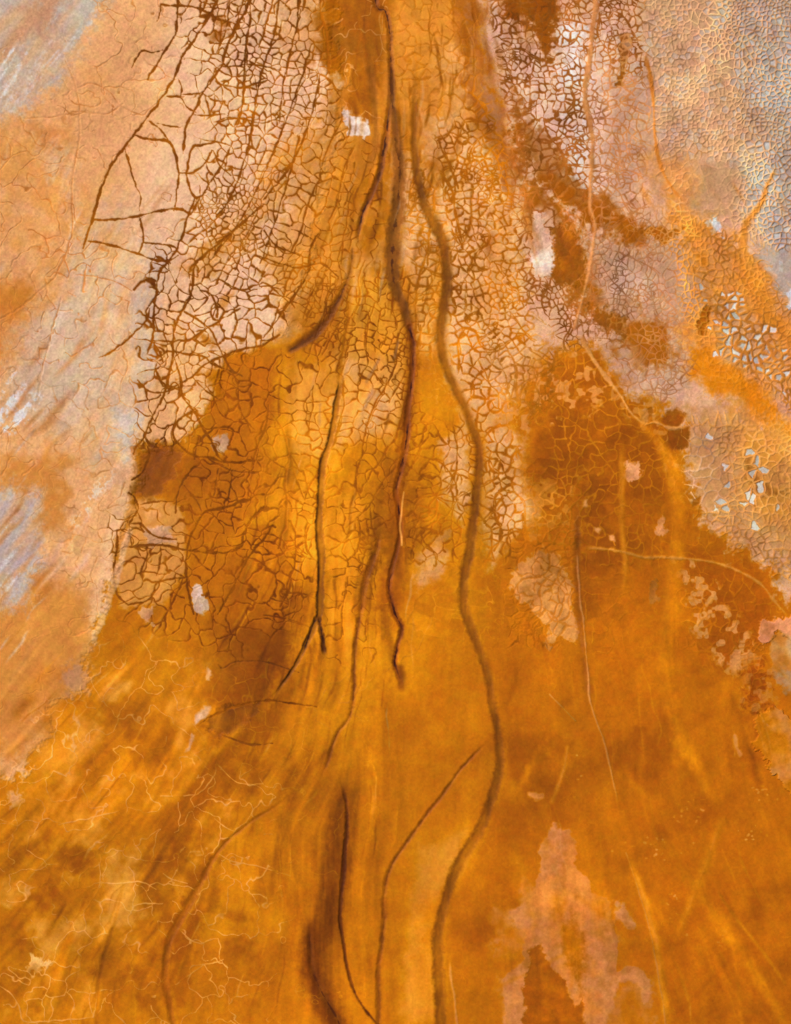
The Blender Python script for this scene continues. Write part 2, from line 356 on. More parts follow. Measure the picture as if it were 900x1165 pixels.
def patch(poly, c, label, name='sediment_patch', cat='sediment patch', group=None, soft=1.9, rough=1.9, warp=0.0, warps=2.0, z=.2, wet=.2, tint=None, mat='dry_mud', halo=None):
    if halo: paint(poly, halo, 7, 2, 0, 2, alpha=.6)
    sl, a = region(poly, soft, rough, warp, warps)
    c = np.array(c, F)
    a = a * (.86 + .14 * smooth(-.8, .3, NM[sl] + .4 * NF[sl]))
    cc = c[None, None] * (1 + .018 * S2[sl][..., None] + .035 * NF[sl][..., None] + .06 * NM[sl][..., None])
    if tint is not None:
        cc = cc + (smooth(-.1, 1.0, S3[sl] * .3 + NB[sl] * .5 + NM[sl] * .6)[..., None] * (np.array(tint, F) - c))
    COL[sl] += a[..., None] * (cc - COL[sl])
    Z[sl] += a * F(z)
    WET[sl] += a * (F(wet) - WET[sl])
    if label:
        k = new_thing(name, label, cat, group, mat)
        OWN[sl][a > .5] = k
        PRT[sl][a > .5] = 0


PG = 'pale patches of dried sediment'
patch([(397, 123), (403, 132), (418, 138), (422, 152), (415, 158), (397, 155), (390, 140)], (246, 222, 204), 'bright pinkish white sediment patch beside the dark seam in the cracked upper middle', group=PG, halo=(226, 168, 110))
patch([(607, 243), (620, 243), (625, 263), (632, 276), (632, 300), (628, 311), (613, 318), (603, 303), (607, 273)], (236, 194, 160), 'upright pale pink sediment strip between dark brown mud and the brown crack web', group=PG, tint=(222, 196, 180))
patch([(590, 684), (603, 691), (614, 703), (625, 712), (619, 726), (621, 736), (634, 727), (648, 730), (654, 732), (654, 708), (650, 660), (638, 636), (620, 628), (600, 632), (585, 650), (580, 668)], (214, 146, 78),
      'beige sediment patch broken by cracks, beside the dusky forked rill', group=PG, warps=2.5)
BIG = [(632, 937), (641, 941), (650, 942), (657, 968), (650, 980), (667, 995), (672, 1012), (690, 1020), (700, 1050), (702, 1085), (700, 1105), (712, 1099), (726, 1100), (738, 1114), (739, 1130), (732, 1146), (728, 1126), (718, 1116), (706, 1120), (700, 1135), (690, 1155), (687, 1180), (570, 1180), (572, 1115),
       (595, 1090), (601, 1066), (583, 1052), (583, 1035), (613, 1018), (610, 998), (617, 980), (611, 970), (622, 950)]
paint([(560, 1030), (620, 1000), (690, 1030), (735, 1090), (745, 1180), (560, 1180)], (204, 130, 66), 10, 4, 4, 3, alpha=.85, tex=st(.6, .6, NM))
patch(BIG, (206, 134, 78), 'large ragged beige sediment patch with a dark amber notch in its foot', group=PG, soft=2, rough=1.2, tint=(198, 122, 56))
patch([(640, 1058), (652, 1040), (664, 1060), (668, 1100), (660, 1130), (650, 1100)], (176, 104, 30), None, soft=7, rough=2, z=0)
patch([(700, 1026), (712, 1033), (718, 1043), (730, 1053), (712, 1058), (703, 1046)], (206, 138, 80), 'small beige triangle of sediment standing off the large ragged beige patch', group=PG, soft=3)
patch([(711, 531), (718, 527), (727, 530), (727, 540), (722, 544), (711, 541)], (232, 160, 108), 'roundish peach sediment spot between two orange rills on dark amber mud', group=PG)
patch([(755, 584), (757, 596), (760, 603), (755, 613), (743, 601), (748, 594)], (222, 150, 92), 'ragged peach sediment spot close beside the broad orange rill', group=PG)
patch([(743, 664), (748, 664), (748, 684), (742, 686), (741, 674)], (206, 134, 66), 'narrow upright tan sediment spot below the thin tan cross rill', group=PG)
patch([(663, 570), (668, 567), (668, 578), (663, 580)], (214, 150, 92), 'tiny upright peach fleck left of the pale orange rill on dark amber mud', group=PG, rough=.8)
patch([(690, 605), (700, 609), (702, 618), (696, 617)], (220, 148, 88), 'slanting peach fleck just above the thin tan cross rill', group=PG, rough=.8)
patch([(676, 600), (684, 598), (684, 607), (678, 606)], (214, 146, 86), 'squarish peach fleck among the amber crack web near the tan cross rill', group=PG, rough=.8)
patch([(833, 742), (842, 742), (847, 761), (835, 764), (830, 754)], (224, 152, 90), 'peach sediment spot amid worm-like ripples on dark amber mud', group=PG)
patch([(852, 781), (860, 779), (863, 787), (854, 790)], (208, 132, 74), 'small pinkish spot ringed by reddish brown mud near the scalloped bank', group=PG, rough=.8)
patch([(838, 832), (842, 842), (845, 858), (842, 861), (838, 852), (836, 858), (836, 846)], (222, 150, 84), 'thin forked pale sliver of sediment left of the scalloped bank', group=PG, rough=.7)
patch([(602, 901), (611, 901), (620, 898), (618, 905), (610, 911)], (214, 138, 70), 'small angular tan spot above the large ragged beige patch', group=PG, rough=.8, soft=2)
patch([(217, 668), (226, 665), (230, 668), (236, 682), (230, 699), (222, 696), (218, 680)], (236, 206, 186), 'whitish pink sediment patch right of the thick curved brown crack', group=PG)
patch([(160, 690), (175, 690), (173, 707), (163, 709)], (230, 170, 124), 'small peach sediment wedge at the lower end of the rounded crack loop', group=PG, soft=2)
patch([(238, 762), (243, 764), (240, 777), (235, 776)], (228, 172, 122), 'slim pale fleck at the upper edge of the mid brown pool', group=PG, rough=.8)
patch([(222, 817), (230, 806), (237, 807), (233, 819), (222, 822)], (236, 190, 150), 'pale pink wedge of sediment touching the darkest olive pool', group=PG, rough=.8)
patch([(216, 832), (220, 834), (217, 850), (213, 852)], (222, 166, 120), 'narrow pale streak hanging below the pink wedge by the olive pool', group=PG, rough=.8)
patch([(35, 1085), (46, 1085), (50, 1094), (62, 1095), (43, 1104), (30, 1103)], (244, 186, 110), 'bright cream sediment chip on golden mud above a right-angled pale crack', group=PG)
patch([(13, 899), (26, 898), (21, 912), (10, 920)], (226, 164, 100), 'slanting peach patch beside dark mud near the tan bank', group=PG, soft=2.5)
patch([(239, 497), (258, 492), (260, 505), (258, 520), (247, 518)], (214, 174, 140), 'greyish plate of dry sediment boxed in by brown cracks over amber mud', group=PG, soft=2.2)
patch([(167, 600), (185, 598), (198, 606), (200, 620), (180, 622), (167, 617)], (220, 168, 128), 'lilac tinged dry plate above the rounded crack loop', group=PG, soft=3)
patch([(893, 330), (900, 326), (960, 330), (960, 360), (900, 352), (896, 345)], (234, 236, 240), 'bright white salt patch against the grey rim and orange tongue', 'salt_patch', 'salt patch', soft=2.5, mat='salt', halo=(190, 186, 182))
patch([(806, 250), (816, 248), (823, 257), (821, 266), (811, 262)], (226, 228, 228), 'small white salt fleck on grey brown crust above the orange tongue', 'salt_patch', 'salt patch', soft=2.5, mat='salt')
patch([(857, 816), (868, 808), (882, 808), (905, 819), (1010, 830), (1010, 905), (903, 903), (897, 905), (893, 894), (881, 886), (871, 862), (859, 846), (864, 834)], (206, 130, 38), 'raised amber sediment bank with a scalloped dark edge', 'sediment_bank', 'sediment bank', soft=1.2, z=1.5, rough=2.2, tint=(194, 128, 66))
patch([(862, 712), (868, 704), (882, 702), (1000, 700), (1000, 730), (900, 728), (886, 716), (873, 730), (868, 738), (864, 726)], (222, 146, 100), 'pinkish raised crust rim beside the grey blue pool', 'sediment_bank', 'sediment bank', soft=1.5, z=1.2)
patch([(873, 728), (886, 715), (902, 722), (1000, 730), (1000, 800), (896, 790), (880, 772), (874, 750)], (196, 128, 58), 'grey and amber crust pool under the pinkish raised rim', 'sediment_patch', 'sediment patch', soft=2, tint=(184, 148, 110))
paint(ell(896, 772, 10, 12), (186, 160, 130), 6, 3, 0, 2, alpha=.6)
DG = 'dark wet mud pools'
def pool(poly, c, label, **k):
    patch(poly, c, label, 'mud_pool', 'mud pool', DG, mat='wet_mud', wet=.9, z=-.5, **k)
pool([(155, 513), (166, 511), (177, 508), (196, 509), (210, 513), (205, 531), (190, 549), (178, 566), (168, 570), (160, 566), (154, 575), (150, 562), (153, 545), (156, 530)], (152, 86, 8), 'dark brown mud pool against the pale bank, crossed by a hooked crack', rough=2.5, soft=7)
paint([(196, 520), (240, 525), (270, 540), (220, 570), (190, 560)], (176, 102, 10), 12, 3, 4, alpha=.6)
pool([(235, 822), (253, 809), (273, 799), (297, 799), (290, 814), (270, 834), (250, 838), (238, 832)], (118, 68, 8), 'darkest olive brown mud pool under an arching crack', soft=4, halo=(160, 92, 12))
pool([(771, 466), (781, 474), (773, 487), (762, 488), (754, 481), (762, 469)], (148, 82, 8), 'dark brown hexagonal mud pool at the edge of the pinkish crust', rough=.9)
pool([(769, 490), (784, 488), (784, 510), (778, 514), (768, 512), (757, 506), (752, 496)], (146, 82, 12), 'dark brown mud pool netted by pale cracks below the hexagonal one', rough=.9)
pool([(703, 37), (718, 37), (717, 67), (712, 93), (704, 97), (705, 70)], (152, 88, 30), 'upright dark brown mud pool seen through the pink crack web', rough=2, soft=2)
pool([(727, 262), (750, 259), (776, 258), (767, 267), (750, 281), (743, 270)], (166, 96, 18), 'dark amber mud pool netted by bright orange cracks', rough=1.5)
pool([(793, 366), (800, 351), (810, 350), (803, 380), (795, 378)], (156, 88, 8), 'small slanting dark amber pool among tan cracked crust', rough=1)
pool([(634, 256), (652, 266), (668, 292), (664, 312), (640, 326), (631, 322), (633, 290), (630, 270)], (158, 90, 18), 'dark brown mud pool right beside the upright pale pink strip', rough=3, soft=3)
pool([(668, 344), (692, 354), (714, 368), (711, 386), (690, 380), (676, 366)], (156, 90, 22), 'dark brown mud pool where the tan ridge meets the pinkish crust', rough=3.5, soft=4)
pool([(728, 480), (736, 470), (746, 466), (748, 474), (740, 482), (734, 484)], (160, 96, 28), 'little brown mud pool left of the hexagonal dark one', rough=1.5, soft=2)
pool([(595, 1180), (595, 1125), (603, 1092), (607, 1076), (613, 1075), (622, 1090), (628, 1100), (640, 1115), (648, 1138), (654, 1142), (664, 1132), (668, 1180)], (170, 94, 10), 'dark amber notch of wet mud cut into the foot of the large beige patch', rough=1.4, soft=2)
pool([(787, 570), (797, 568), (797, 576), (787, 577)], (170, 100, 24), 'tiny amber pool on grey tan crust near the broad orange rill', rough=.8)
pool([(740, 640), (834, 622), (850, 640), (842, 655)], (0, 0, 0), None) if False else None
patch([(852, 760), (868, 745), (876, 772), (874, 800), (858, 812), (850, 790)], (160, 82, 18), None, soft=7, rough=5, z=0)
WORM = np.clip(2.6 * fbm(xs, ys, 8, 2, 91, .5) - .7, 0, 1)
paint([(765, 630), (800, 645), (858, 740), (835, 775), (790, 725)], (222, 154, 86), 7, 2, 3, 3, alpha=.9, tex=WORM)
paint([(556, 470), (575, 420), (640, 388), (700, 420), (690, 470), (610, 470), (580, 530)], (224, 152, 82), 9, 4, 4, 4, alpha=.8, tex=WORM)
paint([(690, 400), (760, 470), (775, 560), (740, 520), (700, 460)], (214, 148, 84), 9, 4, 4, 4, alpha=.6, tex=WORM)
paint([(600, 540), (660, 540), (665, 640), (590, 640)], (212, 140, 66), 10, 3, 4, 3, alpha=.6, tex=WORM)
paint([(845, 740), (900, 770), (880, 830), (845, 815)], (206, 138, 76), 6, 2, 3, 3, alpha=.6, tex=WORM)
for (bx, by, n_, sx_, sy_) in ((752, 962, 26, 26, 7), (784, 935, 18, 12, 12), (858, 945, 10, 14, 6), (772, 1040, 14, 8, 16), (868, 905, 10, 12, 6), (660, 870, 8, 10, 12), (823, 1075, 10, 6, 10), (795, 915, 8, 8, 6)):
    for _ in range(n_):
        paint(ell(bx + rng.normal() * sx_, by + rng.normal() * sy_, rng.uniform(.8, 2.6), rng.uniform(.5, 1.1), rng.uniform(-50, 30), 8), (226, 162, 92), .8, .5, 0, .5, alpha=rng.uniform(.35, .8))
SP = [(810, 335), (850, 345), (895, 400), (908, 470), (880, 462), (835, 435), (812, 400)]
print('patches', round(time.time() - T0, 1))

# ===================== channels, rills and ridges =====================
def rill(pts, w, c, label, edge=None, soft=2.0, z=-1.2, name='drainage_channel', cat='drainage channel', group=None, parts=None, alpha=1.0, rough=.8, seam=None, wet=.7, mat='wet_mud', lip=None, fade=(0, 0), ladder=0.0):
    ww = np.array(w if hasattr(w, '__len__') else [w], float)
    mw = float(ww.max())
    sl, d, sd, al = line_window(pts, mw * .5 + soft * 2 + 9)
    if sl is None: return
    hw = .5 * np.interp(al, np.linspace(0, 1, len(ww)), ww).astype(F) if len(ww) > 1 else F(mw * .5)
    hw = hw * (1 + .22 * NM[sl] * min(1.0, rough))
    dn = d + F(min(rough, 3)) * NF[sl] * np.minimum(.5, hw * .12 / max(rough, .5) + .08) + F(rough) * .5 * NM[sl]
    a = smooth(soft, -soft, dn - hw) * F(alpha)
    if fade[0]: a = a * smooth(0, fade[0], al)
    if fade[1]: a = a * smooth(1, 1 - fade[1], al)
    if lip is not None:                                     # pale levee outside the bed
        l = np.exp(-((dn - hw - 2.5) / 2.0) ** 2) * F(.3) * (sd > 0) * smooth(-.8, .6, NM[sl])
        blend(sl, l, lip)
    q_ = .4 if mat == 'mud' else 1.0
    cc = np.array(c, F)[None, None] * (1 + .09 * q_ * S2[sl][..., None] + .06 * q_ * S1[sl][..., None] + .05 * NM[sl][..., None])
    if edge is not None:                                    # darker silt along one side; on the main channel, its left wall's painted shade
        e = smooth(.1, .95, d / (hw + 1e-3)) * (sd < 0)
        cc = cc + e[..., None] * (np.array(edge, F) - cc)
    if seam is not None:                                    # black silt in the thalweg
        e = smooth(1.6, .2, dn + .35 * S1[sl]) * smooth(-1.2, .1, NM[sl] + .2 * S2[sl])
        cc = cc + e[..., None] * (np.array(seam, F) - cc)
    if ladder:
        q = np.sin(al * ladder + NM[sl]) * smooth(.9, .4, d / (hw + 1e-3))
        cc = cc * (1 - .16 * np.clip(q, 0, 1)[..., None])
    COL[sl] += a[..., None] * (cc - COL[sl])
    if z < 0: Z[sl] = Z[sl] * (1 - a * .8) + F(z) * np.clip(1 - (d / (hw + 2.0)) ** 2, 0, 1) * a
    else: Z[sl] += F(z) * np.clip(1 - (d / (hw + 2.0)) ** 2, 0, 1) * a
    WET[sl] += a * (F(wet) - WET[sl])
    if label:
        k = new_thing(name, label, cat, group, mat, parts)
        m = (d < np.maximum(hw, .8)) & (al > fade[0] * .5) & (al < 1 - fade[1] * .5)
        OWN[sl][m] = k; PRT[sl][m] = 0
        if parts and len(parts) >= 3:
            PRT[sl][m & (d > hw * .5) & (sd < 0)] = 1
            PRT[sl][m & (d > hw * .5) & (sd >= 0)] = 2
        elif parts:
            PRT[sl][m & (d > hw * .5)] = 1


GC = 'dark drainage channels down the middle'
GR = 'orange rills and ridges of the right-hand flat'
BED3 = ['channel_bed', 'bank', 'bank']
# broad soft stains first, then loose streaks of silt along the flow
def drift(x, y, n, step=4.0):
    out = [(x, y)]; ph = rng.uniform(0, 6.28); am = rng.uniform(.2, 1.3)
    for k in range(n):
        i = min(NYL - 1, max(0, int((y - Y0) / (HS * ST)))); j = min(NXL - 1, max(0, int((x - X0) / (HS * ST))))
        x += float(DX[i, j]) * step; y += float(DY[i, j]) * step
        out.append((x + 3.2 * math.sin(.21 * k + ph) * am + 1.5 * math.sin(.57 * k + ph * 2) * am, y))
    return out


def streaks(n, box, cols, wr, ln, al, soft=1.0):
    for k in range(n):
        x = box[0] + (box[2] - box[0]) * rng.random(); y = box[1] + (box[3] - box[1]) * rng.random()
        pts = drift(x, y, int(rng.integers(ln[0], ln[1])))[::3]
        if len(pts) < 4: continue
        w = rng.uniform(*wr)
        rill(pts, [w * .3, w, w * .7, w * .3], cols[int(rng.integers(len(cols)))], None, soft=w * .5 * soft + .8, z=0, alpha=rng.uniform(*al), fade=(.3, .3), rough=1.5, wet=.5)


LT, DKS = [(230, 142, 28), (236, 154, 58), (226, 142, 36)], [(166, 94, 8), (150, 84, 8), (176, 102, 14)]
streaks(40, (-20, 740, 250, 1100), LT, (5, 22), (6, 18), (.25, .55), 1.6)
streaks(46, (0, 780, 310, 1120), DKS, (4, 20), (8, 26), (.3, .6), 1.5)
streaks(28, (290, 560, 450, 1080), DKS, (2, 9), (12, 40), (.25, .65))
streaks(34, (300, 540, 450, 1000), LT, (2, 8), (10, 34), (.3, .65))
streaks(26, (380, 0, 530, 240), DKS, (1.5, 6), (10, 30), (.3, .6))
streaks(20, (385, 20, 540, 300), LT, (2, 7), (8, 26), (.3, .6))
TD, TL = [(150, 84, 8), (136, 74, 8), (164, 92, 14)], [(234, 160, 66), (228, 150, 50), (238, 176, 104)]
streaks(40, (-10, 700, 330, 1130), TD, (.9, 2.2), (8, 26), (.2, .5), .8)
streaks(34, (-10, 700, 330, 1130), TL, (.8, 1.8), (6, 22), (.2, .5), .8)
streaks(60, (280, 400, 440, 960), TD, (.9, 2.4), (10, 30), (.3, .7), .7)
streaks(50, (280, 400, 470, 1000), TL, (.8, 1.8), (8, 26), (.3, .7), .7)
streaks(60, (376, -20, 540, 330), TD, (.9, 2.6), (8, 26), (.35, .8), .7)
streaks(30, (376, -20, 540, 330), TL, (.8, 1.8), (8, 22), (.3, .7), .7)
streaks(40, (600, 660, 890, 1120), TL, (.8, 1.8), (10, 40), (.1, .3), .8)
for k in range(34):
    x, y, g, n = 570 + 320 * rng.random(), 720 + 420 * rng.random(), rng.normal() * .7, rng.integers(4, 9)
    pts = [(x + g * 14 * q + rng.normal() * 2, y + 14 * q) for q in range(int(n))]
    w_ = rng.uniform(3, 13)
    rill(pts, [w_ * .4, w_, w_ * .5], [(210, 126, 20), (178, 100, 8), (206, 130, 48), (168, 92, 8)][k % 4], None, soft=w_ * .6 + 1, z=0, alpha=rng.uniform(.3, .65), fade=(.3, .3), rough=2)
streaks(22, (560, 700, 860, 1100), [(206, 122, 10), (176, 98, 8), (202, 124, 30)], (3, 14), (14, 44), (.2, .5), 1.6)
streaks(36, (-60, 60, 210, 760), [(230, 208, 188), (216, 150, 88), (240, 214, 190), (206, 134, 70)], (1.5, 8), (8, 26), (.2, .5))
streaks(40, (-60, 400, 60, 720), [(222, 202, 184), (210, 140, 70)], (1, 4), (6, 20), (.3, .6))
streaks(30, (-40, 330, 110, 760), [(212, 132, 58), (224, 186, 160), (206, 128, 54)], (2, 9), (8, 26), (.25, .6))
streaks(26, (540, -20, 600, 260), [(160, 88, 26), (190, 112, 40)], (2, 8), (8, 26), (.3, .6))
streaks(24, (700, 180, 880, 360), [(222, 142, 58), (206, 150, 100)], (2, 8), (8, 20), (.3, .6))
rill([(433, 533), (428, 626), (417, 653), (410, 690), (403, 720)], 16, (172, 104, 22), None, soft=6, z=0, alpha=.75, fade=(.2, .2))
rill([(388, 870), (384, 950), (372, 1040), (358, 1100), (380, 1165), (390, 1200)], [12, 24, 34, 34, 26], (132, 72, 8), None, soft=14, z=0, alpha=.9, fade=(.15, 0), rough=4)
rill([(355, 1030), (352, 1090), (362, 1130), (385, 1170)], [6, 14, 18, 16], (112, 58, 6), None, soft=8, z=0, alpha=.8, fade=(.25, 0), rough=3)
rill([(410, 880), (400, 920), (395, 970), (385, 1060)], 18, (170, 98, 10), None, soft=10, z=0, alpha=.7, fade=(.2, .2))
rill([(330, 740), (290, 800), (270, 830), (220, 900), (180, 980), (150, 1060)], 18, (164, 94, 12), None, soft=12, z=0, alpha=.7, fade=(.2, .2))
rill([(280, 822), (253, 849), (227, 872), (207, 899), (193, 919)], [4, 9, 8, 10, 6], (222, 144, 42), 'soft golden mud ridge slanting below the darkest olive pool', soft=4.5, z=.4, alpha=.75, name='mud_ridge', cat='mud ridge', group='mud ridges', mat='mud', wet=.4, fade=(.1, .15))
rill([(445, 480), (440, 520), (448, 560), (450, 620), (448, 700)], 22, (178, 104, 20), None, soft=10, z=0, alpha=.6, fade=(.2, .2))
rill([(402, 280), (398, 310), (385, 340), (362, 376), (325, 402)], [3, 5, 9, 12, 8], (140, 80, 20), 'dark brown gash of silt slanting beside the upper amber web', soft=4, z=-.8, seam=(84, 48, 20), group=GC, fade=(.05, .05), rough=2)
rill([(345, 520), (330, 560), (325, 610), (330, 650)], 10, (160, 94, 16), None, soft=6, z=0, alpha=.6, fade=(.2, .2))
rill([(325, 480), (330, 520), (326, 560)], 6, (146, 86, 20), None, soft=4, z=0, alpha=.6, fade=(.2, .2))

# ===================== drying cracks =====================
def czone(poly, soft, warp=5):
    p = np.array(poly, F)
    x = xl[None, :] + F(warp) * WXb; y = yl[:, None] + F(warp) * WYb
    d = np.full((NYL, NXL), 1e9, F); ins = np.zeros((NYL, NXL), bool)
    for k in range(len(p)):
        ax, ay = p[k]; bx, by = p[(k + 1) % len(p)]
        ex, ey = bx - ax, by - ay
        t = np.clip(((x - ax) * ex + (y - ay) * ey) / (ex * ex + ey * ey + 1e-6), 0, 1)
        d = np.minimum(d, (x - ax - t * ex) ** 2 + (y - ay - t * ey) ** 2)
        if ay != by: ins ^= ((ay > y) != (by > y)) & (x < ex * (y - ay) / (by - ay) + ax)
    d = np.sqrt(d); d[ins] *= -1
    return smooth(soft, -soft, d)


cSIZE = np.full((NYL, NXL), math.log(75), F)
cCOL = np.empty((NYL, NXL, 3), F); cCOL[:] = (226, 158, 72)
cALP = np.full((NYL, NXL), .38, F)
cW = np.full((NYL, NXL), 1.1, F)
cDEP = np.full((NYL, NXL), .12, F)
cSOFT = np.full((NYL, NXL), .7, F)
cDROP = np.full((NYL, NXL), .5, F)


def zone(poly, soft, size=None, col=None, alpha=None, w=None, dep=None, sft=None, drop=None):
    a = czone(poly, soft)
    for arr, v in ((cSIZE, None if size is None else math.log(size)), (cALP, alpha), (cW, w), (cDEP, dep), (cSOFT, sft), (cDROP, drop)):
        if v is not None: arr += a * (F(v) - arr)
    if col is not None: cCOL[:] = cCOL + a[..., None] * (np.array(col, F) - cCOL)


DK, OR, BRN, RDG = (150, 86, 14), (194, 116, 26), (168, 100, 44), (228, 180, 132)
zone([(430, 760), (570, 760), (560, 1270), (400, 1270)], 20, 120, alpha=.25, drop=.75)
zone([(560, 720), (1010, 720), (1010, 1270), (540, 1270)], 30, 110, alpha=.2, drop=.75)
zone([(-100, 800), (200, 690), (330, 820), (330, 1270), (-100, 1270)], 30, 30, (236, 172, 104), .7, .95, .2, drop=.28)
zone([(230, 640), (350, 640), (430, 780), (340, 900), (220, 860)], 20, 26, (200, 130, 50), .65, 1.1, .1, drop=.25)
zone([(-100, -100), (220, -100), (220, 200), (180, 420), (140, 600), (90, 780), (-100, 900)], 15, 25, (202, 130, 68), .75, 1.15, -.32, drop=.4)
zone([(-100, -100), (110, -100), (60, 120), (-100, 200)], 20, 60, alpha=.2, drop=.6)
zone([(20, 180), (110, 230), (120, 330), (20, 340)], 20, 18, (194, 118, 54), .75, drop=.3)
zone([(-100, 560), (60, 560), (80, 760), (-100, 860)], 20, 50, alpha=.25, drop=.7)
zone([(60, 440), (150, 440), (140, 640), (60, 660)], 20, 20, (212, 144, 82), .7, 1.2, -.12, drop=.4)
# dark brown web upper left, finer towards the middle
zone([(205, -100), (400, -100), (392, 140), (352, 320), (318, 380), (290, 398), (250, 420), (210, 512), (150, 520), (150, 440), (166, 330), (172, 290), (215, 250), (232, 130), (205, 70), (198, 20)], 8, 21, DK, 1, 1.95, -.32, .75, .06)
zone([(100, 150), (200, 110), (222, 140), (205, 240), (100, 280)], 8, 60, drop=.8)
zone([(235, -100), (380, -100), (386, 130), (350, 330), (280, 330), (225, 300), (230, 240), (262, 180), (250, 80)], 12, 11, (154, 88, 16), w=1.65, drop=.04)
zone([(300, 60), (375, 60), (375, 160), (345, 320), (290, 300), (240, 280), (300, 180)], 14, 9.6, (168, 98, 24), w=1.4, drop=.04)
zone([(205, 225), (330, 160), (345, 230), (260, 290), (200, 330)], 10, 9.4, (164, 96, 22), w=1.4)
zone([(255, 310), (320, 310), (300, 390), (250, 370)], 12, 22, drop=.08)
zone([(163, 320), (215, 320), (205, 400), (165, 400)], 8, 13, drop=.1)
zone([(200, 400), (350, 400), (372, 520), (360, 700), (260, 770), (130, 700), (120, 590), (210, 560)], 16, 18, (150, 82, 8), .9, 1.6, -.3, .75, .1)
zone([(290, 480), (370, 470), (370, 600), (300, 600)], 14, 17, (172, 102, 20), .85, 1.5, drop=.25)
# amber web in the middle
zone([(340, 300), (480, 300), (485, 460), (460, 600), (380, 620), (350, 560)], 14, 11.5, (166, 92, 10), .92, 1.35, -.25, .75, .2)
zone([(375, 490), (450, 510), (445, 760), (370, 760)], 16, 19, (166, 96, 12), .85, 1.35, -.2, drop=.25)
zone([(400, 590), (440, 600), (440, 640), (400, 640)], 6, 10, alpha=.9, drop=.2)
zone([(440, 470), (560, 470), (545, 640), (460, 660)], 14, 14, (180, 104, 14), .9, 1.7, -.2, .9, .2)
zone([(440, 640), (560, 640), (560, 760), (440, 760)], 16, 24, (206, 134, 44), .7, 1.4, .12, .8, .3)
zone([(452, 130), (480, 170), (510, 260), (505, 420), (470, 400)], 10, 11, OR, .85, 1.9, -.3, .85, .1)
zone([(500, 60), (560, 120), (600, 240), (610, 400), (575, 480), (640, 560), (600, 640), (548, 640), (548, 500), (515, 400), (505, 260), (485, 170)], 10, 12.5, (194, 114, 22), .97, 2.4, -.22, 1.0, .05)
zone([(520, 130), (590, 200), (620, 400), (560, 400), (520, 280)], 8, 9.5, w=1.8)
zone([(440, -100), (560, -100), (545, 110), (500, 150), (450, 120)], 12, 11, (184, 108, 24), .62, 1.6, -.2, 1.0, .25)
# brown web, right
zone([(548, -100), (745, -100), (735, 160), (735, 260), (700, 400), (640, 400), (600, 330), (575, 180)], 9, 9.8, BRN, .97, 1.75, -.1, .65, .05)
zone([(595, 120), (640, 130), (640, 240), (600, 240)], 10, 12, w=2.5)
zone([(668, 60), (740, 90), (738, 250), (680, 260)], 8, 11, (190, 124, 72), .9, 1.5, -.1, drop=.08)
zone([(655, 250), (760, 240), (830, 300), (800, 430), (760, 480), (690, 420)], 10, 7.6, (174, 114, 70), .85, 1.1, -.2, .6, .1)
zone([(655, 360), (720, 360), (720, 420), (660, 420)], 8, 10, BRN, .8, 1.8)
# grey crust with raised seams
zone([(738, -100), (1010, -100), (1010, 300), (880, 280), (800, 250), (745, 170), (733, 60)], 8, 6.6, (236, 182, 130), 1, 1.3, .8, .5, .03)
zone([(735, 180), (800, 160), (840, 250), (770, 260)], 8, 7, (232, 168, 104), .9, 1.5, .45)
zone([(820, -100), (1010, -100), (1010, 300), (880, 280), (850, 200), (830, 60)], 10, 6.2, (224, 172, 122), 1, 1.25, 1.1, .45)
zone([(785, 175), (842, 180), (838, 250), (785, 255)], 8, 12, alpha=.25)
zone([(760, 240), (850, 270), (905, 350), (1010, 420), (1010, 500), (905, 500), (800, 420), (770, 340)], 8, 7, (230, 152, 66), .95, 1.6, .6, .55, .04)
zone([(815, 335), (870, 360), (905, 430), (905, 460), (840, 440), (815, 400)], 8, 9, (222, 146, 64), 1, 2.6, .75, .75, .03)
zone([(778, 480), (860, 470), (1010, 530), (1010, 700), (880, 670), (790, 590)], 8, 8.4, (222, 156, 84), .95, 1.7, .6, .65, .05)
zone([(778, 490), (820, 500), (830, 570), (790, 590)], 8, 14, (216, 168, 126), .9, 1.4, .4)
zone([(785, 388), (815, 400), (905, 490), (895, 515), (800, 440)], 5, 5.5, alpha=.3)
# amber dark sheet, faint light seams
zone([(600, 410), (690, 400), (770, 500), (790, 640), (660, 660), (620, 560)], 10, 13, (204, 130, 50), .6, 1.4, .2, .8, .25)
zone([(560, 400), (640, 390), (655, 440), (600, 480), (570, 460)], 9, 10, (196, 122, 40), .9, 2.0, -.2, drop=.1)
zone([(590, 520), (660, 540), (665, 640), (600, 640)], 8, 9, (202, 130, 50), .8, 1.8, .25, .7, .1)
zone([(570, 620), (660, 620), (660, 735), (580, 735)], 6, 13, (190, 112, 34), .85, 1.8, -.3, .8, .2)
zone([(660, 620), (720, 620), (720, 760), (660, 740)], 8, 15, (204, 132, 58), .5, 1.2, .3, drop=.5)
zone([(770, 640), (860, 690), (850, 780), (770, 730)], 8, 9, (200, 122, 40), .55, 1.8, .35, drop=.25)
zone([(840, 720), (875, 740), (880, 815), (845, 810)], 6, 6, (190, 110, 44), .6, 1.4, .35, drop=.2)
zone([(740, 560), (800, 580), (880, 670), (860, 720), (770, 650)], 8, 12, (206, 130, 42), .4, drop=.4)
zone([(340, 110), (405, 130), (412, 330), (340, 350), (320, 250)], 10, 11, (168, 96, 14), .95, 1.4, -.2, .75, .12)
# keep the flow sheets bare
zone([(378, -100), (444, -100), (440, 150), (395, 130)], 6, 26, (220, 158, 96), .6, 1.1, .2, drop=.4)
zone([(412, 150), (446, 150), (440, 300), (412, 300)], 8, 11, (156, 88, 16), .9, 1.4, drop=.25)

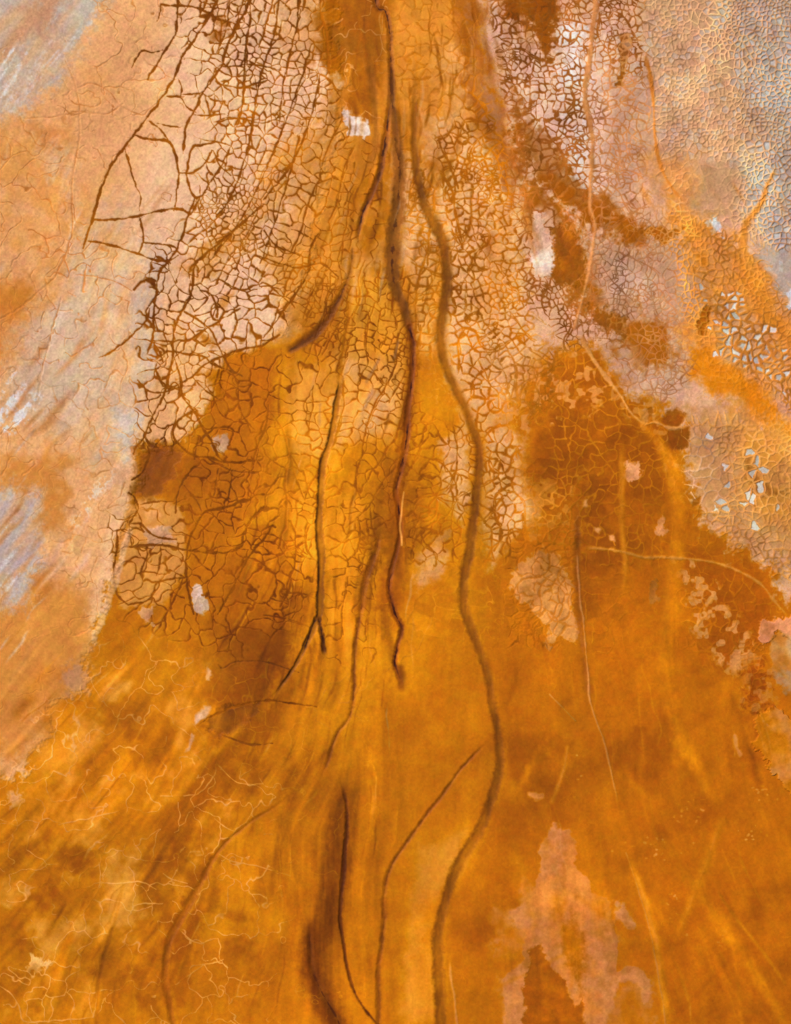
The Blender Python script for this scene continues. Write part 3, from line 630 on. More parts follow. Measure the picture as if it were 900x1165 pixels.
SIZE = np.exp(cSIZE + np.where(cDEP < 0, .2 * np.clip(WXs, -1.2, 1.2) + .2 * np.clip(WYb, -1.2, 1.2), .15 * WXs)).astype(F)
CR = 1.0                                   # occupancy cells of one unit
OX, OY = int(1100 / CR) + 1, int(1365 / CR) + 1
occ = np.zeros((OY, OX), np.int32)
cracks = []                                # (points, width factor, owner)
sz1 = SIZE[np.clip((np.arange(OY) / (HS * ST)).astype(int), 0, NYL - 1)][:, np.clip((np.arange(OX) / (HS * ST)).astype(int), 0, NXL - 1)]
szl = sz1.tolist()


def add_crack(pts, wf, owner=0, wob=.55):
    q = spline(pts, 2.0)
    lr = np.random.default_rng(len(cracks) + 99)
    q = q + np.convolve(lr.normal(0, 1, len(q) + 6), np.ones(3) / 3, 'same')[3:len(q) + 3, None] * wob
    cracks.append((q, wf, owner))
    k = len(cracks)
    for a, b in zip(q[:-1], q[1:]):
        n = int(max(abs(b - a)) / .5) + 1
        for t in range(n + 1):
            x, y = a + (b - a) * t / n
            i, j = int((y - Y0) / CR), int((x - X0) / CR)
            if 0 <= i < OY and 0 <= j < OX: occ[i, j] = k


CG = 'dark drying cracks of the pale flat'
def tcrack(pts, wf, label=None):
    k = 0
    if label: k = new_thing('mud_crack', label, 'mud crack', CG, 'crack_mud')
    add_crack(pts, wf, k)


tcrack([(248, 0), (235, 23), (220, 47), (207, 65), (200, 85), (192, 100), (180, 117), (167, 135), (155, 150), (142, 167), (128, 187), (120, 203), (113, 222), (110, 233), (105, 250), (100, 266), (95, 283)], 1.35, 'longest dark crack, sweeping down the pale flat and framing the brown web')
tcrack([(202, -10), (202, 13), (200, 37), (190, 55), (182, 67), (173, 82), (168, 90)], 1.15, 'dark crack bending away beside the longest one and ending on bare peach mud')
tcrack([(183, 5), (203, 7), (220, 8), (238, 15), (248, 22), (263, 25)], 1.2, 'short dark crack running across above two long ones')
tcrack([(183, 6), (182, 15), (179, 24)], .8)
tcrack([(290, -10), (277, 17), (267, 33), (257, 57), (252, 75), (240, 93), (230, 107), (222, 125), (213, 140), (210, 160), (209, 175)], 1.4, 'second long dark slanting crack, inside the brown web')
tcrack([(284, 3), (285, 20), (282, 37), (279, 57), (278, 87), (277, 110), (273, 133), (267, 150)], 1.1, 'nearly straight upright dark crack amid the dense brown web')
tcrack([(152, 153), (167, 158), (182, 160), (193, 162), (200, 177), (202, 190), (204, 197)], 1.3, 'dark crack branching from the longest one and turning sharply downward')
tcrack([(170, 138), (182, 147), (190, 157), (193, 163)], .95, 'short curved dark crack joining a bend on bare peach mud')
tcrack([(204, 197), (202, 213), (200, 233), (198, 240)], 1.05)
tcrack([(142, 168), (148, 190), (155, 213), (160, 222), (159, 240)], .85, 'thin dark crack splitting off the longest one and thinning out downward')
tcrack([(204, 197), (212, 197)], .8)
tcrack([(212, 200), (215, 182), (220, 168), (230, 165), (243, 162), (256, 164)], 1.1, 'dark crack arching over the lens-shaped mud plate')
tcrack([(213, 198), (222, 195), (230, 190), (237, 181), (242, 172)], 1.2, 'thick dark bow of a crack under the lens-shaped mud plate')
tcrack([(212, 198), (215, 210), (220, 222), (227, 225), (240, 207), (253, 187), (263, 167)], 1.2, 'V-shaped dark crack below the lens-shaped mud plate')
tcrack([(243, 172), (250, 188), (263, 200)], .95)
tcrack([(227, 225), (222, 236), (216, 246)], 1.0)
tcrack([(150, 77), (156, 66), (163, 58), (173, 60), (185, 57)], .85, 'lone hooked dark crack on bare peach mud outside the web')
tcrack([(190, 110), (205, 111), (213, 122), (223, 128)], .95)
tcrack([(203, 90), (207, 100), (205, 111)], .75)
tcrack([(207, 108), (230, 107), (243, 114), (256, 116)], .9)
tcrack([(222, 131), (240, 132), (256, 130)], .8)
tcrack([(205, 145), (190, 143), (178, 140)], .6)
tcrack([(108, 250), (133, 250), (157, 246), (177, 241), (193, 238)], 1.3, 'thick dark crack running crosswise from the longest one, upper of two')
tcrack([(159, 247), (163, 266), (163, 276), (158, 288)], 1.0, 'short upright dark crack linking two crosswise cracks')
tcrack([(100, 274), (118, 277), (137, 282), (160, 290), (177, 296), (193, 296), (203, 291)], 1.15, 'dark crack running crosswise from the lower tip of the longest one')
tcrack([(163, 276), (183, 278), (197, 280), (203, 286)], .95)
tcrack([(193, 238), (205, 239), (216, 243)], 1.5)
tcrack([(222, 225), (213, 251), (207, 270), (197, 290), (183, 308), (178, 330), (175, 350), (175, 373), (173, 386), (168, 403)], 1.15, 'winding dark crack along the outer edge of the brown web')
tcrack([(153, 330), (157, 324), (163, 320), (170, 318), (178, 320)], 1.5, 'short thick dark crack hooking outward from the web edge')
tcrack([(173, 300), (170, 312), (167, 318)], .8)
tcrack([(170, 351), (168, 361), (157, 375), (143, 388), (128, 400), (113, 407)], 1.1, 'dark crack slanting outward onto lilac grey mud and fading at its tip')
tcrack([(300, 233), (277, 253), (253, 273), (233, 290), (222, 301), (220, 316), (217, 336), (208, 353), (200, 370), (197, 386), (197, 406), (193, 423), (190, 440), (182, 460)], 1.35, 'long dark trunk crack with close rungs, running through the brown web')
tcrack([(300, 227), (330, 190), (352, 140), (364, 90)], 1.1)
tcrack([(181, 460), (170, 483), (163, 499), (155, 509), (152, 517)], 1.1, 'dark crack running down to the corner of the dark brown pool')
tcrack([(175, 388), (197, 388), (217, 386), (233, 375), (257, 361), (273, 351)], 1.05, 'dark crack crossing the two trunk cracks crosswise')
tcrack([(210, 355), (227, 365), (240, 376), (247, 390), (253, 403), (263, 420), (276, 428)], 1.0, 'dark crack slanting from the trunk crack into amber mud')
tcrack([(228, 330), (240, 335), (247, 350), (247, 361)], 1.2, 'short thick bent crack on a pink plate')
tcrack([(168, 403), (180, 406), (193, 400), (213, 403), (233, 406), (240, 413), (257, 420), (276, 428)], 1.05)
tcrack([(207, 436), (213, 433), (223, 425), (233, 416), (247, 408), (267, 400), (287, 395), (298, 393), (318, 381)], 1.2, 'dark crack tracing the edge between pink mud and amber mud')
tcrack([(200, 410), (205, 430), (208, 450), (217, 463), (222, 470)], 1.2, 'thick dark crack dropping between two forks below the trunk crack')
tcrack([(157, 433), (170, 445), (187, 446), (203, 441)], .9)
tcrack([(180, 410), (178, 422), (186, 440)], .8)
tcrack([(250, 420), (244, 440), (243, 455)], .8)
tcrack([(220, 430), (235, 445), (252, 456)], .9)
tcrack([(222, 466), (208, 475), (200, 483), (197, 496), (207, 509), (220, 518), (240, 521), (257, 526), (290, 525)], 1.25, 'thick brown crack swinging round a bay beside the greyish plate')
tcrack([(222, 468), (230, 486), (240, 501), (248, 518), (255, 526)], 1.2, 'thick brown crack slanting down to the greyish plate')
tcrack([(222, 523), (223, 509), (230, 499), (243, 488), (260, 486), (267, 491)], .95, 'brown crack arching over the greyish plate')
tcrack([(230, 533), (220, 533), (210, 546), (202, 563), (199, 583)], .8)
tcrack([(247, 528), (267, 536), (290, 538)], .85)
tcrack([(300, 562), (280, 569), (260, 576), (233, 583), (223, 599), (215, 616), (212, 633), (212, 653), (215, 676), (220, 698)], 1.3, 'thick curved brown crack descending through amber mud past the whitish pink patch')
tcrack([(143, 623), (155, 621), (167, 620), (190, 621), (213, 626), (253, 629), (273, 623), (278, 606), (287, 589), (300, 576)], 1.15, 'brown crack running crosswise over the top of the rounded loop')
tcrack([(145, 599), (150, 596), (160, 596), (173, 608), (187, 613), (200, 613)], .9)
tcrack([(147, 561), (153, 566), (157, 579), (148, 593), (147, 603), (150, 621)], .95, 'brown crack zigzagging down the edge of the pale bank')
tcrack([(165, 503), (170, 516), (163, 536), (150, 546)], 1.05, 'hooked dark crack crossing the dark brown pool')
tcrack([(133, 603), (133, 626), (130, 646), (132, 673), (138, 682), (146, 688)], 1.2, 'thick brown crack down the straight side of the rounded loop')
tcrack([(147, 688), (158, 686), (167, 684), (175, 676), (177, 666), (190, 659), (210, 658)], .95, 'thinner brown crack closing the rounded loop from below')
tcrack([(167, 622), (167, 634), (162, 645), (160, 654)], 1.0)
tcrack([(183, 622), (182, 640), (178, 655)], .9)
tcrack([(160, 574), (173, 571), (197, 571)], .75)
tcrack([(210, 553), (223, 569), (230, 583)], .9)
tcrack([(248, 533), (245, 556), (240, 576)], .7)
tcrack([(265, 538), (260, 563), (255, 573)], .8)
tcrack([(310, 598), (300, 613), (283, 633), (270, 659), (257, 683), (248, 699)], 1.15, 'straight brown crack slanting through amber mud toward the mid brown pool')
tcrack([(165, 495), (173, 508), (193, 508), (200, 503)], .8)
tcrack([(248, 756), (253, 760), (270, 753), (300, 753), (340, 765)], .7)
tcrack([(225, 826), (240, 815), (262, 806), (300, 797), (330, 800), (360, 804)], .9, 'arching brown crack over the darkest olive pool')
tcrack([(235, 828), (258, 838), (285, 847), (310, 846)], .8)
tcrack([(355, 50), (333, 117), (317, 160), (300, 200), (283, 235), (262, 268), (240, 295)], .9)
tcrack([(345, 140), (335, 180), (322, 225), (310, 262), (296, 300)], .8)
tcrack([(320, -20), (312, 40), (300, 75), (292, 110), (286, 150), (276, 190), (262, 225), (247, 247)], 1.0, 'long dark crack between the upright one and the middle, curving outward at its foot')
tcrack([(262, -10), (258, 30), (247, 60)], .9)
tcrack([(340, -10), (338, 30), (330, 60), (322, 100), (318, 140)], .85)
tcrack([(250, 96), (275, 100), (300, 92)], .8)
tcrack([(252, 76), (290, 74), (320, 80)], .8)
tcrack([(245, 140), (270, 135), (300, 140), (330, 128)], .8)
tcrack([(300, 385), (323, 353), (350, 313), (353, 283), (365, 262)], 1.0, 'dark crack climbing between pink plates toward the brown gash of silt')
tcrack([(290, 290), (320, 300), (340, 305), (365, 300), (385, 315)], .8)
tcrack([(250, 318), (275, 330), (300, 322), (318, 335), (330, 345)], .8)
tcrack([(300, 262), (315, 280), (340, 290)], .8)
# faint seams of the pale flat and the middle, without a name of their own
tcrack([(91, 123), (90, 160), (83, 197), (82, 233)], -1.2)
tcrack([(82, 233), (82, 266), (73, 293), (62, 315), (43, 333), (20, 352), (0, 363)], -1.0)
tcrack([(70, 340), (60, 373), (50, 413), (42, 455)], -1.2)
tcrack([(75, 70), (85, 95), (91, 123)], -1.0)
tcrack([(28, 135), (60, 133), (91, 127), (120, 130), (140, 118)], -1.0)
tcrack([(87, 313), (110, 315), (135, 322), (150, 331)], -.9)
tcrack([(88, 100), (105, 95), (125, 105), (137, 120), (160, 130), (172, 124)], -.9)
tcrack([(395, 600), (420, 575), (438, 545), (455, 528)], -1.1)
tcrack([(368, 630), (390, 618), (405, 600)], -1.0)
tcrack([(365, 590), (352, 600), (348, 615), (352, 630), (362, 640)], -1.2)
tcrack([(330, 610), (345, 632), (362, 638)], -.8)
tcrack([(300, 640), (318, 632), (348, 615)], -.7)
tcrack([(480, 520), (500, 525), (516, 545), (522, 570)], -1.0)
tcrack([(515, 480), (520, 510), (518, 540), (508, 560)], -1.0)
tcrack([(0, 632 + 300), (20, 940)], -.6)
tcrack([(0, 1122), (12, 1130), (22, 1145), (28, 1162), (60, 1161), (100, 1158), (108, 1150), (112, 1115), (112, 1090)], -1.2)
tcrack([(66, 938), (85, 934), (110, 929), (135, 923)], -1.1)
tcrack([(105, 965), (113, 985), (114, 1002), (108, 1018), (92, 1042)], -1.0)
tcrack([(114, 1005), (135, 1005), (160, 1003), (178, 1012)], -1.0)
tcrack([(150, 1032), (163, 1028), (185, 1028)], -1.1)
tcrack([(186, 994), (195, 1000), (213, 1005)], -1.1)
tcrack([(205, 1058), (218, 1070), (232, 1073), (240, 1068)], -1.1)
tcrack([(200, 1120), (215, 1110), (232, 1098), (255, 1092)], -1.0)
tcrack([(250, 972), (265, 980), (295, 986), (330, 996)], -1.0)
tcrack([(245, 932), (258, 942), (268, 946)], -.9)
tcrack([(540, 945), (560, 968)], -.5)
tcrack([(400, 985), (420, 1007), (450, 1014), (475, 1020)], -.8)
tcrack([(182, 905), (205, 905), (228, 902), (245, 880), (247, 870), (270, 890), (300, 892)], -.9)
tcrack([(300, 700), (330, 705), (362, 718)], -.9)

# ---- leading cracks that follow the flow, then cracks that grow from one to the next
WEBM = (cALP > .75) & (cDEP < 0) & (SIZE < 24) & (yl[:, None] < 720)
okl = WEBM.tolist()


def low(x, y):
    return min(NYL - 1, max(0, int((y - Y0) / (HS * ST)))), min(NXL - 1, max(0, int((x - X0) / (HS * ST))))


def pick(n):
    p = (WEBM / (SIZE * SIZE)).ravel().astype(np.float64); c = np.cumsum(p / p.sum())
    idx = np.searchsorted(c, rng.random(n))
    return [(X0 + (int(k) % NXL + rng.random()) * HS * ST, Y0 + (int(k) // NXL + rng.random()) * HS * ST) for k in idx]


def walk(x, y, ang, k, maxlen, turn, jit, follow):
    out = []; L = 0.0; a = ang
    while L < maxlen:
        li, lj = low(x, y)
        if not okl[li][lj] and L > 3: break
        if follow:
            b = math.atan2(DY[li, lj] * follow, DX[li, lj] * follow)
            a += .12 * math.atan2(math.sin(b - a), math.cos(b - a)) + jit * rng.normal()
        else: a += turn + jit * rng.normal()
        x += math.cos(a) * 1.4; y += math.sin(a) * 1.4; L += 1.4
        i, j = int(y - Y0), int(x - X0)
        if not (1 <= i < OY - 1 and 1 <= j < OX - 1): break
        out.append((x, y))
        o = occ[i, j] or occ[i, j - 1]
        if o and o != k and L > 4: break
    return out


def lead(n, gap, wf, ln, follow, curl):
    for (x, y) in pick(n):
        i, j = int(y - Y0), int(x - X0); s_ = szl[min(max(i, 0), OY - 1)][min(max(j, 0), OX - 1)]
        r = max(2, int(gap * s_))
        w = occ[max(0, i - r):i + r + 1, max(0, j - r):j + r + 1]
        if w.any() or (x > 475 and (follow or rng.random() < .6)): continue
        k = len(cracks) + 1
        if follow:
            li, lj = low(x, y)
            a = math.atan2(DY[li, lj], DX[li, lj])
            A = walk(x, y, a, k, ln * s_ * rng.random(), 0, .10, 1); B = walk(x, y, a + math.pi, k, ln * s_ * rng.random(), 0, .10, -1)
        else:
            R = int(2.2 * s_) + 2
            i1, j1 = max(0, i - R), max(0, j - R)
            ww = occ[i1:i + R + 1, j1:j + R + 1]
            a = rng.random() * math.pi
            if ww.any():
                yy, xx = np.nonzero(ww); d = (yy + i1 - i) ** 2 + (xx + j1 - j) ** 2; t = d.argmin()
                a = math.atan2(yy[t] + i1 - i, xx[t] + j1 - j) + rng.normal() * .2
            c = rng.normal() * curl / s_
            A = walk(x, y, a, k, ln * s_, c, .05, 0); B = walk(x, y, a + math.pi, k, ln * s_, c, .05, 0)
        pts = B[::-1] + [(x, y)] + A
        if len(pts) < 6: continue
        cracks.append((np.array(pts), -wf * (.75 + .5 * rng.random()), 0))
        for (px_, py_) in pts:
            ii, jj = int(py_ - Y0), int(px_ - X0)
            if 0 <= ii < OY and 0 <= jj < OX: occ[ii, jj] = k


lead(2200, 1.35, 1.15, 11, 1, 0)
lead(5000, 1.15, 1.0, 3.6, 0, 1.0)
# small rings and bows hanging on the longer cracks
base_ = [c for c in cracks if len(c[0]) > 14]
for _ in range(260):
    q_ = base_[int(rng.integers(len(base_)))][0]; p_ = q_[int(rng.integers(len(q_)))]
    li, lj = low(*p_)
    if not okl[li][lj]: continue
    r_ = rng.uniform(3.2, 9.5); th = rng.uniform(0, 6.28); cx, cy = p_[0] + math.cos(th) * r_ * .8, p_[1] + math.sin(th) * r_ * .8
    t0_ = rng.uniform(0, 6.28); sp_ = rng.uniform(1.8, 5.2); n_ = int(sp_ * r_ / 1.3) + 4; e_ = rng.uniform(.7, 1.3)
    cracks.append((np.array([(cx + r_ * e_ * math.cos(t0_ + sp_ * k / n_), cy + r_ / e_ * math.sin(t0_ + sp_ * k / n_)) for k in range(n_ + 1)]), -.8, 0))
print('leading cracks', len(cracks), round(time.time() - T0, 1))

SW = [up(SIZE * .12 * fbm(xl, yl, 13, 2, 70 + k)) + up(np.minimum(SIZE, 40) * .27 * fbm(xl, yl, 46, 2, 80 + k)) for k in (0, 1)]
PXW = xs[None, :] + SW[0]; PYW = ys[:, None] + SW[1]


def voronoi(f, seeds, wmul, dropadd, salt):
    """cells of a drying sheet about SIZE * f across; returns the distance to the nearest seam edge and the cell number"""
    so_ = np.zeros((OY, OX), bool)
    pts = []
    def put(x, y, s_, r_):
        i, j = int((y - Y0) / CR), int((x - X0) / CR)
        if not (0 <= i < OY and 0 <= j < OX): return
        r = max(1, int(r_ * s_))
        if so_[max(0, i - r):i + r + 1, max(0, j - r):j + r + 1].any(): return
        so_[i, j] = True; pts.append((x, y, s_))
    for (x, y) in seeds:
        i, j = int((y - Y0) / CR), int((x - X0) / CR)
        if 0 <= i < OY and 0 <= j < OX: put(x, y, szl[i][j] * f, .34)
    s = sz1 * f
    p = (1 / (s * s)).ravel().astype(np.float64); c = np.cumsum(p / p.sum())
    n = int(7 * p.sum())
    idx = np.searchsorted(c, rng.random(n)); jt = rng.random((n, 2))
    for m in range(n):
        i, j = divmod(int(idx[m]), OX)
        put(X0 + (j + jt[m, 0]) * CR, Y0 + (i + jt[m, 1]) * CR, szl[i][j] * f, .62)
    P = np.array(pts, F)
    d1 = np.full((NY, NX), 1e9, F); d2 = np.full((NY, NX), 1e9, F)
    c1 = np.zeros((NY, NX), np.int32); c2 = np.zeros((NY, NX), np.int32)
    for k, (x, y, s_) in enumerate(pts):
        R = 2.6 * s_ + 4
        i0, i1 = max(0, int((y - R - Y0) / HS)), min(NY, int((y + R - Y0) / HS) + 1)
        j0, j1 = max(0, int((x - R - X0) / HS)), min(NX, int((x + R - X0) / HS) + 1)
        w = np.s_[i0:i1, j0:j1]
        d = (PXW[w] - F(x)) ** 2 + (PYW[w] - F(y)) ** 2
        a, b = d1[w], d2[w]
        m1 = d < a
        m2 = ~m1 & (d < b)
        c2[w] = np.where(m1, c1[w], np.where(m2, k, c2[w])); d2[w] = np.where(m1, a, np.where(m2, d, b))
        c1[w] = np.where(m1, k, c1[w]); d1[w] = np.where(m1, d, a)
    sep = np.hypot(P[c1, 0] - P[c2, 0], P[c1, 1] - P[c2, 1])
    e = (np.minimum(d2, 1e8) - d1) / (2 * sep + 1e-3)
    lo, hi = np.minimum(c1, c2).astype(np.int64), np.maximum(c1, c2).astype(np.int64)
    h = (lo * 7919 + hi * 104729 + salt) * 2654435761 % 4294967296
    u = ((h ^ (h >> 15)) % 65536 / 65536.0).astype(F); v = ((h >> 9) * 40503 % 65536 / 65536.0).astype(F)
    hw = .5 * WF * F(wmul) * (.78 + .42 * v)
    out = e - hw
    out[u < np.clip(up(cDROP) + F(dropadd), 0, .95)] = 9
    return out, c1, e


WF = up(cW)
lad = []
for (q, wf, owner) in cracks:
    if wf == -.8: continue
    L = 0.0
    for k in range(1, len(q)):
        dx, dy = q[k] - q[k - 1]; g = math.hypot(dx, dy)
        L -= g
        if L <= 0:
            i, j = int((q[k, 1] - Y0) / CR), int((q[k, 0] - X0) / CR)
            s_ = szl[min(max(i, 0), OY - 1)][min(max(j, 0), OX - 1)]
            L = s_ * (.55 + .6 * rng.random())
            o = .5 * s_ * (.8 + .3 * rng.random())
            lad.append((q[k, 0] - dy / g * o, q[k, 1] + dx / g * o)); lad.append((q[k, 0] + dy / g * o, q[k, 1] - dx / g * o))
VB, CELL, EB = voronoi(1.0, lad, 1.0, 0, 1)
DC = VB.copy(); del VB
print('voronoi', CELL.max(), round(time.time() - T0, 1))

# ---- the traced cracks
DT = np.full((NY, NX), 9.0, F)
CO = np.zeros((NY, NX), np.int16)
wl = cW.tolist()
for (q, wf, owner) in cracks:
    dark = wf > 0
    wf = abs(wf)
    n = len(q); ph = rng.random() * 6.28
    for k in range(n - 1):
        ax, ay = q[k]; bx, by = q[k + 1]
        li, lj = int((ay - Y0) / (HS * ST)), int((ax - X0) / (HS * ST))
        if not (0 <= li < NYL and 0 <= lj < NXL): continue
        tap = min(1.0, .6 + .1 * min(k, n - 2 - k))
        hw = .5 * wf * (2.15 if dark else wl[li][lj]) * tap * (1 + .2 * math.sin(ph + k * .45))
        R = hw + 3.0
        i0, i1 = max(0, int((min(ay, by) - R - Y0) / HS)), min(NY, int((max(ay, by) + R - Y0) / HS) + 2)
        j0, j1 = max(0, int((min(ax, bx) - R - X0) / HS)), min(NX, int((max(ax, bx) + R - X0) / HS) + 2)
        if i1 <= i0 or j1 <= j0: continue
        px = xs[None, j0:j1] - F(ax); py = ys[i0:i1, None] - F(ay)
        ex, ey = bx - ax, by - ay
        t = np.clip((px * ex + py * ey) / (ex * ex + ey * ey + 1e-6), 0, 1)
        d = np.sqrt((px - t * ex) ** 2 + (py - t * ey) ** 2) - F(hw)
        v = (DT if dark else DC)[i0:i1, j0:j1]
        if owner:
            CO[i0:i1, j0:j1][(d < v) & (d < .35)] = owner
        np.minimum(v, d, out=v)
DT += .4 * NF
DC += .35 * NF * np.clip(WF - .6, 0, 1.2)
SF = up(cSOFT); AL = up(cALP)
brk = smooth(-1.3, -.3, NM + .5 * fbm(xs, ys, 16, 2, 41)) * .75 + .25
CM = smooth(SF, -SF, DC) * AL * np.where(AL < .8, brk, 1)
BARE = np.array([0] + [0 if t['cat'] == 'mud crack' else (.25 if 'cracks' in t['label'] or 'crack web' in t['label'] and 'strip' not in t['label'] else (.6 if t['cat'] == 'mud pool' else .95)) for t in THINGS[1:]], F)
NETTED = np.array([False] + [t['cat'] == 'mud pool' for t in THINGS[1:]])
CM *= 1 - BARE[OWN]
CC = np.stack([up(cCOL[..., k]) for k in range(3)], -1)
CU = ((CELL.astype(np.int64) * 48271 % 65537) / 65537.0).astype(F)
CV = ((CELL.astype(np.int64) * 69621 % 65521) / 65521.0).astype(F)
def cellzone(poly, soft): return up(czone(poly, soft))
cz = up(np.clip((30 - SIZE) / 12, 0, 1))
COL *= (1 + cz * (CU - .5) * .10)[..., None]
# bluish white plates in the grey crust and in the orange crust
gz = cellzone([(780, -100), (1010, -100), (1010, 340), (870, 300), (850, 220), (860, 160), (815, 60)], 18)
wp = gz * smooth(.45, .75, CU + .25 * NM) * smooth(.5, 2.0, EB - WF * .5)
blend(np.s_[:], wp * .7, (204, 202, 200))
gz = cellzone([(700, 40), (800, 0), (860, 60), (860, 180), (760, 180)], 14)
blend(np.s_[:], gz * smooth(.55, .8, CU) * .45, (186, 176, 168))
gz = cellzone([(632, 100), (670, 100), (668, 220), (640, 200)], 8)
blend(np.s_[:], gz * smooth(.5, .7, CU) * .6, (222, 214, 206))

# single white plates of salt ringed by orange seams
def plates(poly, thr, n, label, col, need=.0):
    zz = cellzone(poly, 3) > .5
    ids, cnt = np.unique(CELL[zz & (EB > .4)], return_counts=True)
    got = 0
    for c_, m_ in sorted(zip(ids.tolist(), cnt.tolist()), key=lambda t: -t[1]):
        r_ = (c_ * 2654435761 % 1000) / 1000
        if m_ < 30 or r_ < thr or got >= n: continue
        ii, jj = np.nonzero(CELL == c_)
        i0, i1, j0, j1 = ii.min(), ii.max() + 1, jj.min(), jj.max() + 1
        w = np.s_[i0:i1, j0:j1]
        e_ = np.where(CELL[w] == c_, EB[w] - .5 * WF[w] - .35 + .6 * NF[w], -1)
        a_ = smooth(.1, 1.3, e_)
        if (a_ > .5).sum() < 12: continue
        PLQ.append((w, a_ * (.75 + .25 * r_), [v_ * (.78 + .25 * ((c_ * 7919 % 997) / 997)) for v_ in col], new_thing('salt_plate', label, 'salt plate', 'white salt plates between orange seams', 'salt')))
        got += 1
PLQ = []
plates([(790, 320), (850, 335), (898, 395), (908, 480), (880, 470), (835, 445), (800, 410)], .55, 44, 'small white salt plate ringed by raised orange seams in the right-hand crust', (230, 226, 214))
plates([(805, 495), (900, 520), (902, 620), (818, 600)], .74, 16, 'white plate of salt among tan seams below the orange tongues', (226, 218, 204))
CC *= (1 + .10 * NM + .06 * S2 + .04 * NF)[..., None]
CC[NETTED[OWN] & (xs[None, :] > 690)] = (218, 156, 92)
COL += CM[..., None] * (CC - COL)
prof = smooth(1.2, -.9, DC)
Z += up(cDEP) * prof * np.clip(AL + .2, 0, 1)
# lips of the grooves stand up a little
Z += .16 * np.exp(-((DC - 1.6) / .8) ** 2) * np.clip(-up(cDEP) * 2, 0, 1)
for (w, a_, col, k_) in PLQ:
    blend(w, a_, col); Z[w] -= .25 * a_
    OWN[w][a_ > .5] = k_; PRT[w][a_ > .5] = 0
TMK = smooth(.75, -.75, DT)
tc = np.array((146, 84, 18), F)[None, None] * (1 + .10 * NM + .06 * S2)[..., None]
COL += TMK[..., None] * (tc - COL)
Z -= .24 * smooth(1.2, -.9, DT)
WET += CM * np.where(up(cDEP) < 0, .25, -.2)
m = CO > 0
OWN[m] = CO[m]; PRT[m] = 0
# which stretch of the setting each spot belongs to
SETS = [('ground', 'smooth amber mud of the middle and the foot', 'mud', 'structure'), ('dry_mudflat', 'pale peach and lilac dry mud on the left', 'dry_mud', 'structure'),
        ('salt_crust', 'pinkish and grey crazed crust on the right', 'crust', 'structure'),
        ('crack_web', 'dense web of dark brown cracks over pale peach mud', 'crack_mud', 'stuff'), ('crack_web', 'web of amber brown cracks over golden mud in the middle', 'crack_mud', 'stuff'),
        ('crack_web', 'fine brown crack web over pinkish mud right of the middle', 'crack_mud', 'stuff'), ('seam_web', 'raised tan and orange seams around the small plates of the crust', 'crust', 'stuff')]
SETTING = np.zeros((NY, NX), np.int8)
sl_, a_ = region(LEFT, 3.5, 2.2, 2, 3); SETTING[sl_][a_ > .5] = 1
sl_, a_ = region(RIGHT, 6, 3, 4, 3); SETTING[sl_][a_ > .5] = 2
cm_ = (CM > .5) & (AL > .6)
xx_ = np.broadcast_to(xs[None, :], CM.shape); yy_ = np.broadcast_to(ys[:, None], CM.shape)
SETTING[cm_ & (SETTING == 1)] = 3
SETTING[cm_ & (SETTING == 0) & (yy_ < 760)] = 4
SETTING[cm_ & (SETTING == 2) & (up(cDEP) < 0)] = 5
SETTING[cm_ & (SETTING == 2) & (up(cDEP) >= 0)] = 6
print('crack raster', round(time.time() - T0, 1))

# upper centre
rill([(430, -90), (427, 0), (438, 12), (443, 33), (445, 67), (446, 100), (440, 150), (432, 195), (425, 215), (414, 240), (408, 262), (407, 288)], [6, 6, 7, 6, 8, 7, 5], (140, 80, 22), 'blackish brown seam running down the top middle beside lilac silt', seam=(70, 38, 10), soft=2.5, group=GC, rough=2, fade=(0, .1), parts=['silt_seam', 'bank', 'bank'])
rill([(418, 60), (425, 110), (428, 160), (420, 200)], 9, (166, 104, 44), None, soft=3, z=-.3, alpha=.7, rough=3, fade=(.15, .15))
rill([(444, 60), (446, 110), (451, 160), (455, 190), (453, 233), (449, 260), (447, 288), (446, 308), (452, 332), (460, 350), (467, 376)], [4, 6, 9, 12, 14, 16, 16, 13, 9], (156, 96, 40), 'broad lilac brown silt band bending into a narrow black seam', soft=3.5, z=-.5, parts=['silt_seam', 'bank', 'bank'], group=GC, rough=3, fade=(.12, .0), seam=(96, 54, 20))
rill([(462, 350), (468, 393), (467, 440), (462, 490), (455, 550), (454, 610), (450, 660), (450, 710)], [8, 14, 16, 14, 16, 14, 16, 10], (156, 88, 14), None, soft=6, z=-.2, alpha=.75, fade=(.1, .15), rough=3)
streaks(40, (362, 210, 475, 470), [(206, 158, 120), (182, 130, 86), (150, 92, 36)], (1.5, 5), (4, 14), (.35, .75), .8)
rill([(466, 372), (470, 393), (469, 420), (467, 446), (464, 470), (463, 499), (459, 519), (454, 543), (450, 559), (453, 576), (455, 606), (452, 626), (445, 649), (443, 673), (450, 699), (457, 716), (452, 736), (450, 755), (456, 776)],
     [5, 7, 6, 8, 7, 6, 7, 5, 6, 7, 5, 6], (140, 76, 14), 'blackest channel of the middle, a thin dark seam ending in a blot', seam=(58, 28, 8), soft=2.2, group=GC, rough=1.6, parts=['silt_seam', 'bank', 'bank'])
rill([(455, 760), (457, 772), (456, 780)], 8, (120, 66, 12), None, soft=4, z=-.3, alpha=.8)
rill([(460, 560), (456, 590), (457, 620)], 1.6, (236, 168, 84), None, soft=.8, z=.3, alpha=.8)
rill([(385, 440), (390, 400), (395, 366), (400, 316)], 5, (172, 104, 22), None, soft=2.5, z=-.5, alpha=.7, fade=(.1, .3))
